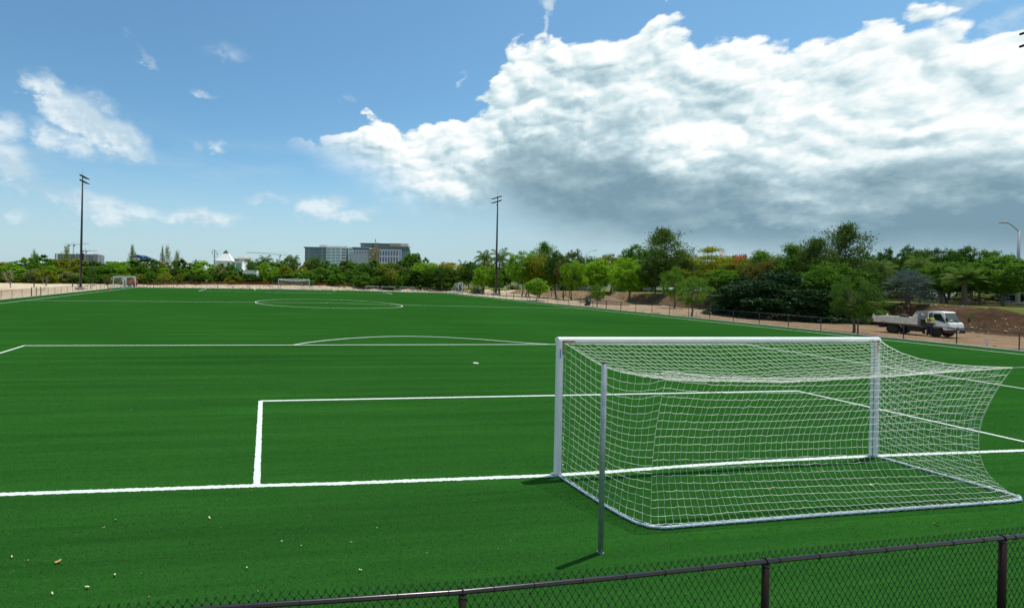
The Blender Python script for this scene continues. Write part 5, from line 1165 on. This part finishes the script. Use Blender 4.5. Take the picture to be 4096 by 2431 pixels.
Z(bx, 'penthouse', 1228, 1636, 268, 306, 'steelblue', 6, 14); Z(bx, 'tan_penthouse', 1636, 1906, 260, 303, 'tan', 4, 16); [Z(bx, 'tan_board', 1800+q*22, 1814+q*22, 266, 300, 'cream', 3.7, .4) for q in range(5)]
Z(bx, 'penthouse_roof', 1216, 1790, 259, 264, 'streetgrey', 3, 18); Z(bx, 'roof_kerb', 1108, 1336, 314, 322, 'purewhite', .5, 20)
Z(bx, 'pink_band', 1104, 1336, 358, 398, 'pink', 1, 8); [Z(bx, 'window', 1120+q*38, 1142+q*38, 374, 398, 'glassteal', .8, .4) for q in range(6)]
Z(bx, 'netting_sheet', 1070, 1334, 399, None, 'greywall', .2, 6); Z(bx, 'pink_wall', 1480, 1770, 350, None, 'pink', 0, 20); Z(bx, 'pink_corner', 1770.3, 1806, 352, None, 'pink', 1.2, 16); Z(bx, 'pink_wall', 1832, 1938, 362, None, 'pink', 4, 14)
for ya, yb in ((368, 438), (458, 528), (548, 600)):
    for q in range(7): Z(bx, 'window', 1490+q*39.5, 1513+q*39.5, ya, yb, 'glassteal', -.15, .4)
    Z(bx, 'window', 1776, 1788, ya, yb, 'glassteal', 1.0, .4); [Z(bx, 'window', 1850+q*26, 1864+q*26, ya+12, yb+6, 'glassteal', 3.8, .4) for q in range(3)]
for k in range(6):
    yy = 318+k*42; Z(bx, 'scaffold_deck', 1338, 1476, yy+28, yy+35, 'yellow', -.8, 1.6)
    for q in range(4): Z(bx, 'scaffold_bay', 1342+q*34, 1368+q*34, yy+2, yy+24, 'yellow' if (k+q) % 3 else 'purewhite', .6, .5)
for q in range(5): Z(bx, 'scaffold_post', 1338+q*34, 1342+q*34, 316, None, 'yellow', -1.1, .4)
Z(bx, 'hoist_tower', 1440, 1463, 254, None, 'hoist', -1.6, 1.2); mst = Z(bx, 'mast', 1419, 1427, 200, 318, 'cranewhite', -1.5, 2); [Z(bx, 'mast_band', 1417, 1429, 206+k*22, 214+k*22, 'hoist', -1.9, .3) for k in range(5)]
# white building with pyramid skylight
r_, bx, s = site('pavilion_building', 'white building with a tall white pyramid roof and dark glass tip', 853, 172)
B2 = 600
Z(bx, 'upper_wall', 905, 1316, 516, None, 'purewhite', 0, 12, B2); Z(bx, 'parapet', 902, 1320, 512, 518, 'white', -.15, 12.3, B2)
gw = Z(bx, 'glazed_opening', 1225, 1302, 540, 645, 'glasspale', -.06, .3, B2); [Z(bx, 'opening_bar', 1225, 1302, 600+k*18, 603+k*18, 'streetgrey', -.14, .1, B2) for k in range(3)]
Z(bx, 'lower_wall', 1316.5, 1532, 650, None, 'purewhite', -1.5, 9, B2); Z(bx, 'coping', 1314, 1534, 645, 651, 'white', -1.7, 9.4, B2); Z(bx, 'lower_wall', 1720, 1832, 662, None, 'purewhite', -3, 6, B2)
def pyr(xa, xb, xt, yb, ys, yt):
    xs_ = [(B2+q*.28-853)*s for q in (xa, xb, xt)]; zb, zs, zt = [ztop(B2+xt*.28, 900+q*.28, 172) for q in (yb, ys, yt)]; hwd = (xs_[1]-xs_[0])/2; cxp = (xs_[0]+xs_[1])/2; cy_ = 1+hwd
    def ring(z): f_ = (zt-z)/(zt-zb); return [(cxp+a*hwd*f_, cy_+b*hwd*f_, z) for a, b in ((-1, -1), (1, -1), (1, 1), (-1, 1))]
    MB().add(ring(zb)+ring(zs), [(0, 1, 5, 4), (1, 2, 6, 5), (2, 3, 7, 6), (3, 0, 4, 7)]).build('pyramid_roof', M['purewhite'], r_)
    MB().add(ring(zs)+[(cxp, cy_, zt)], [(0, 1, 4), (1, 2, 4), (2, 3, 4), (3, 0, 4)]).build('glass_tip', M['glassdark'], r_)
    for f_ in np.linspace(-.95, .95, 17):                      # standing seams
        a0 = Vector((cxp+f_*hwd, cy_-hwd-.02, zb)); tpz = zs if abs(f_) < (zt-zs)/(zt-zb) else zb+(zs-zb)*min(1, (1-abs(f_))/(1-(zt-zs)/(zt-zb))); ff = (zt-tpz)/(zt-zb)
        MB().tube([a0, (cxp+f_*hwd, cy_-hwd*ff-.02, tpz)], .03, 4).build('seam', M['streetgrey'], r_)
    for a in (-1, 1): MB().tube([(cxp+a*hwd, cy_-hwd, zb), (cxp, cy_, zt)], .055, 4).build('hip_ridge', M['white'], r_)
    MB().tube([(cxp, cy_-.02-hwd*(zt-zs)/(zt-zb), zs), (cxp, cy_-.03, zt)], .035, 4).build('tip_bar', M['white'], r_)
    q = ring(zs); MB().tube([q[0], q[1]], .07, 4).build('tip_sill', M['streetgrey'], r_)
pyr(925, 1165, 1041, 515, 400, 340)
r_, bx, s = site('cream_building', 'low cream building with a stepped roof right of the pyramid', 930, 330)
Z(bx, 'body', 1180, 1440, 478, None, 'cream', 0, 12, B2); Z(bx, 'upper_storey', 1240, 1435, 458, 480, 'cream', 2, 10, B2); Z(bx, 'roof_box', 1285, 1345, 446, 460, 'cream', 4, 6, B2); Z(bx, 'brown_roof', 1165, 1260, 500, 512, 'tan', -1, 6, B2)
for q in range(5): Z(bx, 'window', 1195+q*16, 1204+q*16, 488, 500, 'glassdark', -.1, .3, B2)
r_, bx, s = site('unfinished_building', 'grey concrete building under construction on the horizon at left', 217, 700)
Z(bx, 'tower_core', 1313, 1382, 408, None, 'pink', 2, 12, 0); Z(bx, 'tower_core', 1180, 1230, 410, None, 'pink', 2, 12, 0); Z(bx, 'back_wall', 790, 1395, 425, None, 'steelblue', 8, 12, 0)
for k in range(5): Z(bx, 'floor_slab', 775, 1400, 414+k*22, 422+k*22, 'greywall', 0, 14, 0)
for q in range(18): Z(bx, 'column', 778+q*36, 788+q*36, 416, None, 'greywall', .5, 1.5, 0)
Z(bx, 'roof_tank', 1065, 1100, 402, 416, 'greywall', 3, 6, 0)
def crane(u, vt, vj, ul, ur, vb, t, lb, vl=None, vr=None, apex=True):
    x, y, _ = at(u, t); r_ = thing('tower_crane', lb, 'crane', (x, y, 0), -YAW, 'distant tower cranes'); s = t/FP; zj = ztop(u, vj, t); zt = ztop(u, vt, t); w_ = 1.4*t/700
    mb = MB(); n = 16
    for a in (-1, 1): mb.tube([(a*w_/2, 0, 0), (a*w_/2, 0, zj)], w_*.13, 4)
    for k in range(n): zz = zj*k/n; mb.tube([(-w_/2, 0, zz), (w_/2, 0, zz+zj/n)], w_*.09, 3); mb.tube([(w_/2, 0, zz), (-w_/2, 0, zz+zj/n)], w_*.09, 3)
    mb.build('mast', M['steelblue'], r_)
    zl = zj+((vj-(vl or vj))*s); zr = zj+((vj-(vr or vj))*s); j = MB()
    for dz in (0, w_*.9): j.tube([((ul-u)*s, 0, zl+dz), (0, 0, zj+dz), ((ur-u)*s, 0, zr+dz*.4)], w_*.14, 4)
    for k in range(30):
        x0 = (ul-u)*s+(ur-ul)*s*k/30; x1 = (ul-u)*s+(ur-ul)*s*(k+1)/30; zf = lambda q: np.interp(q, [(ul-u)*s, 0, (ur-u)*s], [zl, zj, zr]); j.tube([(x0, 0, zf(x0)), (x1, 0, zf(x1)+w_*.7)], w_*.08, 3)
    j.build('jib', M['cranewhite'], r_); MB().box(((ul-u)*s+w_, 0, zl-w_*.7), (w_*1.6, w_, w_*1.6)).build('counterweight', M['steelblue'], r_)
    if apex: MB().tube([(0, 0, zj), (0, 0, zt)], w_*.22, 4).tube([(0, 0, zt), ((ur-u)*s*.6, 0, zr+w_*.5)], w_*.05, 3).tube([(0, 0, zt), ((ul-u)*s*.9, 0, zl+w_*.5)], w_*.05, 3).build('apex', M['cranewhite'], r_)
    MB().box((w_*.9, 0, zj-w_*.7), (w_*1.2, w_, w_*1.5)).build('operator_cab', M['steelblue'], r_)
crane(292, 967, 980, 270, 353, 0, 700, 'tall white and blue tower crane left of the floodlight mast', 981, 973); crane(341, 993, 1004, 326, 387, 0, 760, 'shorter white tower crane right of the floodlight mast', 1003, 1004)
crane(1117, 1018, 1020, 1150, 983, 0, 430, 'crane with a long level jib left of the pale office block', 1021, 1013, apex=False)
r_, bx, s = site('blue_roofed_shed', 'building with a blue gable roof just above the belt of trees', 545, 250)
MB().prism([(-4.2*1, ztop(520, 1030, 250)), (0, ztop(545, 1018, 250)), (5.2, ztop(582, 1033, 250))], 0, 12).build('roof', M['blueroof'], r_); MB().box((.4, 6, ztop(545, 1035, 250)/2), (8.6, 11, ztop(545, 1035, 250))).build('wall', M['cream'], r_)
r_, bx, s = site('white_house', 'white building glimpsed behind the red blossoms', 2975, 120); bx('wall', 2930, 3010, 1052, None, 'purewhite', 0, 8); bx('roof', 2922, 3018, 1046, 1052, 'steelblue', -.4, 9)
r_, bx, s = site('white_house', 'white roof glimpsed between the trees over the truck cab', 3720, 110); bx('wall', 3670, 3790, 1098, None, 'purewhite', 0, 8); bx('roof', 3660, 3800, 1090, 1098, 'streetgrey', -.4, 9)

# ------------------------------------------------------------------ dirt strip objects
skx, sky_ = -37.9, 111.3
sk = thing('skid_steer', 'red skid steer loader behind the fence next to the training goals', 'loader', (skx, sky_, .0), .1)
MB().prism([(-.9, .45), (-.9, 1.15), (-.3, 1.35), (.9, 1.5), (1.25, 1.2), (1.3, .5)], -.55, .55).build('body', M['skidred'], sk, bevel=.05)
MB().prism([(-.5, 1.2), (-.45, 1.95), (.45, 2.0), (.55, 1.4)], -.42, .42).build('cab', M['chassis'], sk)
for q in (-.68, .68):
    MB().prism([(1.2, 1.35), (1.15, 1.65), (.2, 1.75), (-1.1, 1.15), (-1.35, .5), (-1.15, .45), (-.95, 1.0), (.3, 1.5)], q-.08, q+.08).build('lift_arm', M['skidred'], sk)
    for x in (-.55, .65): MB().lathe((x, q, .40), [(.15, -.13), (.38, -.12), (.40, 0), (.38, .12), (.15, .13)], 'y', 18).build('wheel', M['rubber'], sk)
MB().prism([(-1.3, .1), (-1.35, .7), (-1.45, .7), (-1.9, .15), (-1.85, .08)], -.8, .8).build('bucket', M['chassis'], sk)
on_ = thing('safety_netting', 'long strip of orange plastic safety netting on the far dirt ridge', 'netting', (-36, 119, 0))
rr = random.Random(9); mbn = MB(); X_ = np.arange(-36, 30.1, .6); prev = None; gm_ = MB()
topz = [gz(q, 119)+.72+rr.uniform(-.07, .05)-.18*(q > 14)*rr.uniform(0, 1) for q in X_]
for dz in np.linspace(0, 1, 9): gm_.tube([(q+36, .12*math.sin(q*1.3), gz(q, 119)*(1-dz)+tz*dz+.0) for q, tz in zip(X_, topz)], .013, 3, cap=False)
for q, tz in zip(X_, topz):
    for k in range(3): gm_.tube([(q+36+k*.2, .12*math.sin(q*1.3), gz(q, 119)-.02), (q+36+k*.2, .12*math.sin(q*1.3), tz)], .011, 3, cap=False)
gm_.build('orange_mesh', M['netorange'], on_)
for q in np.arange(-36, 31, 6.): MB().tube([(q+36, .05, gz(q, 119)-.2), (q+36, .05, gz(q, 119)+1.0)], .03, 5).build('stake', M['deadwood'], on_)
for u, v, h, lb in [(137, 1148, 1.15, 'first black bollard from the left on the dirt'), (185, 1142, 1.05, 'second black bollard from the left on the dirt'), (291, 1147, 1.1, 'black bollard just left of the floodlight base'), (313, 1144, 1.05, 'black bollard touching the floodlight mast in view'), (615, 1143, 1.15, 'black bollard in front of the orange netting left of the dead twigs'), (700, 1142, 1.1, 'black bollard in front of the orange netting right of the dead twigs')]:
    x, y, _ = at(u, (0-CAM[2])/ray(u, v)[2]); b_ = thing('bollard', lb, 'bollard', (x, y, 0), group='black bollards on the dirt'); MB().tube([(0, 0, -.1), (0, 0, h)], .11, 8).build('bollard_post', M['blackmetal'], b_); MB().cyl((0, 0, h+.03), .12, .06, n=8).build('bollard_cap', M['blackmetal'], b_)
# green wheelie bin
wb = thing('wheelie_bin', 'dark green wheelie bin standing on the dirt behind the right fence', 'bin', (39.3, 56.0, gz(39.3, 56)), -.3)
MB().box((0, 0, .50), (.50, .55, .88), taper=1.22).build('bin_body', M['greenbin'], wb, bevel=.03); MB().box((0, 0, .985), (.70, .76, .07)).build('bin_lid', M['greenbin'], wb, bevel=.02)
for q in (-.22, .22): MB().cyl((-.32, q, .11), .11, .07, 'y', 14).build('wheel', M['rubber'], wb)
MB().box((.05, -.345, .80), (.22, .006, .14)).build('sticker', M['white'], wb)
x, y, _ = at(1918, 117); bb2 = thing('blue_bin', 'blue bin at the edge of the grass left of the right floodlight', 'bin', (x, y, gz(x, y)), .2)
MB().box((0, 0, .48), (.62, .6, .9), taper=1.2).build('bin_body', M['blueplastic'], bb2, bevel=.03); MB().box((0, 0, .97), (.8, .78, .08)).build('bin_lid', M['blueplastic'], bb2)
# dirt pile
def pile(cx_, cy_, r_, h, lb, m_):
    mb = MB(); n = 48; rings = 18; vs = []
    for i in range(rings+1):
        q = i/rings
        for k in range(n):
            a = 2*math.pi*k/n; rr_ = r_*q*(1+.12*math.sin(3*a+1)+.06*math.sin(7*a)); X = cx_+rr_*math.cos(a); Y = cy_+rr_*math.sin(a)
            hh = h*(1-q)**.95+.09*(float(vnoise(X, Y, 3))-.5)*(1-q)+.04*(float(vnoise(X, Y, 8))-.5)*(1-q); vs.append((X-cx_, Y-cy_, hh-.03*(q > .98)+(gz(X, Y)-gz(cx_, cy_))*q))
    mb.add(vs, [(i*n+k, i*n+(k+1) % n, (i+1)*n+(k+1) % n, (i+1)*n+k) for i in range(rings) for k in range(n)])
    tag(mb.build('dirt_pile', m_, None, (cx_, cy_, gz(cx_, cy_)), smooth=True), lb, 'dirt pile')
pile(46.8, 61.5, 4.0, 1.35, 'cone of brown soil beside the dirt bank right of the wheelie bin', mat('loose_soil', (.20, .125, .07), .95, col2=(.12, .075, .045), vscale=3, bump=.8, bscale=8))
# rubble and stones
def rock(mb, c, s_, rd_):
    b0 = len(mb.v); mb.sphere(c, s_, 7, 5, (rd_.uniform(.8, 1.5), rd_.uniform(.7, 1.1), rd_.uniform(.5, .8)))
    for i in range(b0, len(mb.v)): v_ = mb.v[i]; mb.v[i] = tuple(v_[k]+rd_.uniform(-.18, .18)*s_ for k in range(3))
rp = thing('rubble_heap', 'heap of pale broken rocks and branches at the foot of the dark spreading tree', 'rubble', (50.2, 38.0, gz(50.2, 38)), 0)
rr = random.Random(4)
for k in range(34): mb = MB(); rock(mb, (rr.gauss(0, 1.0), rr.gauss(0, 1.6), rr.uniform(.05, .42)), rr.uniform(.16, .34), rr); mb.build('rock', M['stone'], rp)
for k in range(5): MB().tube([(rr.uniform(-1, 1), -1.6+k*.7, .1), (rr.uniform(-1, 1), -1.2+k*.7, rr.uniform(.5, .95))], [.05, .02], 5).build('branch', M['deadwood'], rp)
stb = MB(); rr = random.Random(12)
for k in range(900):
    y_ = rr.uniform(-5, 88); x_ = rr.choice((rr.gauss(53.6, .9), rr.uniform(52.5, 57), rr.uniform(36.2, 54))) ; s_ = rr.choice((.03, .04, .05, .07, .10))*rr.uniform(.7, 1.3); rock(stb, (x_, y_, gz(x_, y_)+s_*.2), s_, rr)
for k in range(420):
    x_ = rr.uniform(-50, 36); y_ = rr.uniform(111, 122); s_ = rr.uniform(.06, .22); rock(stb, (x_, y_, gz(x_, y_)+s_*.2), s_, rr)
sb_ = stb.build('rubble_stones', mat('earthy_stone', (.30, .24, .17), .95, col2=(.40, .36, .28), vscale=2)); tag(sb_, 'pale stones scattered over the dirt and the bank', 'stones', kind='stuff')
def wall_(u0, u1, t0, t1, v, lb, h=.38):
    x0, y0, _ = at(u0, t0); x1, y1, _ = at(u1, t1); r_ = thing('low_stone_wall', lb, 'wall', (x0, y0, 0)); L = math.hypot(x1-x0, y1-y0); n = min(70, int(L/.62)); rr = random.Random(int(u0)); an = math.atan2(y1-y0, x1-x0)
    for k in range(n):
        q = (k+.5)/n; x = x0+(x1-x0)*q; y = y0+(y1-y0)*q; z = gz(x, y); hh = h*rr.uniform(.8, 1.15)
        MB().box((x-x0, y-y0, z+hh/2-.05), (L/n*.95, .34, hh+.1), rz=an, taper=rr.uniform(.82, .95)).build('stone', M['stone'], r_)
wall_(3440, 4140, 62, 47.5, 0, 'low rough stone wall crossing the lawn behind the dump truck', .30); wall_(2215, 2345, 112, 104, 0, 'grey stone wall behind the reddish dying tree', 1.0); wall_(2700, 2930, 86, 78, 0, 'low stone wall behind the tallest flowering tree', .5)
cb = MB().box((0, 0, .07), (.5, .3, .15)).build('concrete_block', M['concrete'], None, (36.7, 40.9, gz(36.7, 40.9)), bevel=.02); tag(cb, 'small pale concrete block lying behind the right fence', 'block')
pi_ = MB().tube([(0, 0, 0), (0, 0, .5), (.05, 0, .56), (.16, 0, .56)], .035, 8).build('water_pipe', M['white'], None, (39.9, 38.9, gz(39.9, 38.9))); tag(pi_, 'white bent water pipe beside the slender tree behind the fence', 'pipe')
for u, v, h, lb in [(1313, 1149, .95, 'taller white marker pipe by the end of the orange netting'), (1323, 1152, .6, 'shorter white marker pipe by the end of the orange netting'), (2111, 1200, .6, 'small white marker post beside the right dirt strip'), (3953, 1373, .35, 'short white peg at a post of the right fence')]:
    tt = (0-CAM[2])/ray(u, v)[2]; x, y, _ = at(u, tt); tag(MB().tube([(0, 0, -.05), (0, 0, h)], .045, 6).build('marker_pipe', M['white'], None, (x, y, gz(x, y))), lb, 'pipe', 'white marker pipes')
for u, v, lb in [(1318, 1150, 'orange traffic cone between the two white marker pipes'), (444, 1159, 'small orange cone at the foot of the nearer training goal')]:
    tt = (0-CAM[2])/ray(u, v)[2]; x, y, _ = at(u, tt); c_ = thing('traffic_cone', lb, 'cone', (x, y, max(0, gz(x, y)))); MB().tube([(0, 0, .02), (0, 0, .5)], [.16, .04], 10).build('cone_body', M['orange'], c_); MB().box((0, 0, .02), (.4, .4, .04)).build('cone_base', M['orange'], c_)
tt = (0-CAM[2])/ray(1018, 1159)[2]; x, y, _ = at(1018, tt); bl_ = MB().sphere((0, 0, .14), .14, 14, 10).build('ball', M['white'], None, (x, y, 0), smooth=True); tag(bl_, 'white ball lying near the far goal line left of the goal', 'ball')

# cars glimpsed behind the park
def car(u, t, rz, colr, lb, L=4.5, H=1.5, z=None):
    x, y, _ = at(u, t); r_ = thing('parked_car', lb, 'car', (x, y, gz(x, y) if z is None else z), rz, 'cars passing behind the park')
    h = H/1.5
    MB().prism([(-L/2, .35), (-L/2, .85*h), (-L/2+.5, .98*h), (L/2-1.2, .95*h), (L/2-.1, .75*h), (L/2, .35)], -.85, .85).build('body', M[colr], r_, bevel=.08)
    MB().prism([(-L/2+.35, .95*h), (-L/2+.95, 1.42*h), (.3, 1.46*h), (L/2-1.15, .95*h)], -.72, .72).build('windows', M['glassdark'], r_, bevel=.05)
    MB().prism([(-L/2+.95, 1.42*h), (-L/2+1.1, 1.50*h), (.2, 1.52*h), (.35, 1.45*h)], -.70, .70).build('roof', M[colr], r_, bevel=.03)
    for a in (-L/2+.85, L/2-.85):
        for b_ in (-.8, .8): MB().cyl((a, b_, .33), .33, .2, 'y', 16).build('wheel', M['rubber'], r_)
    for b_ in (-.6, .6): MB().box((L/2-.04, b_, .68*h), (.06, .28, .12)).build('headlight', M['galv'], r_)
car(3855, 72, 3.2, 'carsilver', 'silver car crossing behind the lawn right of the date palm', z=gz(*at(3855, 72)[:2])-.55); car(4075, 53, 3.3, 'carblack', 'dark car cut by the right picture edge behind the lawn', z=gz(*at(4075, 53)[:2])-.45)
car(2332, 112, .3, 'carwhite', 'white car half hidden behind the bright green park tree'); car(2515, 93, 2.9, 'carblack', 'dark car parked under the trees above the dirt pile'); car(2568, 97, 2.9, 'carsilver', 'silver car beside the dark one under the park trees'); car(2710, 95, 3.1, 'carwhite', 'white car behind the tallest flowering tree')

# ------------------------------------------------------------------ dry leaves on the turf
lv = [(-11.74, -1.92, .065, 0, 'largest tan curled leaf, on the turf at lower left'), (-10.98, -2.28, .05, 1, 'pale petal right below the largest tan leaf'), (-11.22, -2.48, .05, 1, 'white crumpled petal between the two lowest pale ones'), (-11.57, -2.54, .035, 1, 'small pale leaf low at the left'),
      (-11.33, -.94, .05, 0, 'brown leaf under the goal line left of the goal area corner'), (-11.43, -1.15, .035, 0, 'small orange leaf just left below the brown one'), (-9.99, -1.04, .05, 1, 'pale forked leaf below the goal area corner'), (-12.35, -1.74, .035, 1, 'narrow pale leaf at the left picture edge'),
      (-12.11, -1.85, .04, 0, 'reddish leaf between the left edge and the largest tan leaf'), (-9.43, -2.33, .035, 1, 'pale leaf above the left end of the near fence rail'), (-8.97, -1.79, .03, 1, 'small pale leaf in the lower middle turf'), (-8.05, -2.55, .04, 1, 'pale pointed leaf above the near fence in the lower middle'),
      (-5.78, -.99, .04, 0, 'leaf left of the goal frame corner below the goal line'), (-12.53, 4.86, .05, 1, 'pale leaf alone on the turf left of the goal area'), (1.6, -.52, .06, 0, 'long dry leaf lying inside the goal'), (1.72, -1.23, .06, 1, 'pale leaf inside the goal near its rear frame'),
      (.94, -2.51, .075, 0, 'long dry leaf between the goal and the near fence'), (1.22, -2.72, .05, 0, 'curled leaf just above the near fence at right'), (-.4, -1.17, .05, 0, 'small brown leaf inside the goal, left of the long one')]
rr = random.Random(21)
def leafm_(seed, s_):
    s_ *= .62
    q = random.Random(seed); n = 9; top_ = []; vs = [(0, 0, .006)]
    for k in range(n):
        a = 2*math.pi*k/n; r_ = s_*(.55+.45*abs(math.cos(a)))*q.uniform(.75, 1.1); vs.append((r_*math.cos(a), r_*.55*math.sin(a), s_*.35*q.uniform(0, 1)+.004))
    mb = MB().add(vs, [(0, 1+k, 1+(k+1) % n) for k in range(n)]); return mb
for i, (x, y, s_, pal, lb) in enumerate(lv):
    o = leafm_(i, s_).build('dry_leaf', M['paleleaf' if pal else 'dryleaf'], None, (x, y, .022), rot=(rr.uniform(-.3, .3), rr.uniform(-.3, .3), rr.uniform(0, 6))); tag(o, lb, 'leaf', 'dry leaves scattered on the turf')
fm_ = [leafm_(100+k, 1.).mesh('leaf_fragment') for k in range(4)]
spots = [(-8.72, -1.92), (-8.04, -1.92), (-6.4, -1.56), (-6.12, -2.32), (-5.84, -2.15), (-9.67, 2.68), (-6.89, 2.41), (-8.51, 9.29), (-11.22, .95), (-14.81, 22.79), (-18.17, 22.95), (-1.96, 12.18), (1.17, 9.85), (-1.72, -3.83), (-6.21, -3.19), (-5.56, -2.9), (-4.38, -3.45), (-9.81, -1.33), (-4.68, -1.26), (-10.69, 3.42)]
for k in range(90):
    r_ = math.exp(rr.uniform(1.6, 4.3)); th_ = rr.uniform(R(-35), R(58)); spots.append((CAM[0]+r_*math.sin(th_), CAM[1]+r_*math.cos(th_)))
for k, (x, y) in enumerate(spots):
    if y < -4.2 or x > 34: continue
    dd = math.hypot(x-CAM[0], y-CAM[1]); s_ = rr.uniform(.010, .022)*(1+dd/30)
    o = link('leaf_fragment', fm_[k % 4], None, (x, y, .02), (0, 0, rr.uniform(0, 6)), (s_,)*3, M['dryleaf' if rr.random() < .6 else 'paleleaf']); tag(o, 'tiny dry leaf fragment lying on the green turf', 'leaf', 'leaf fragments on the turf')
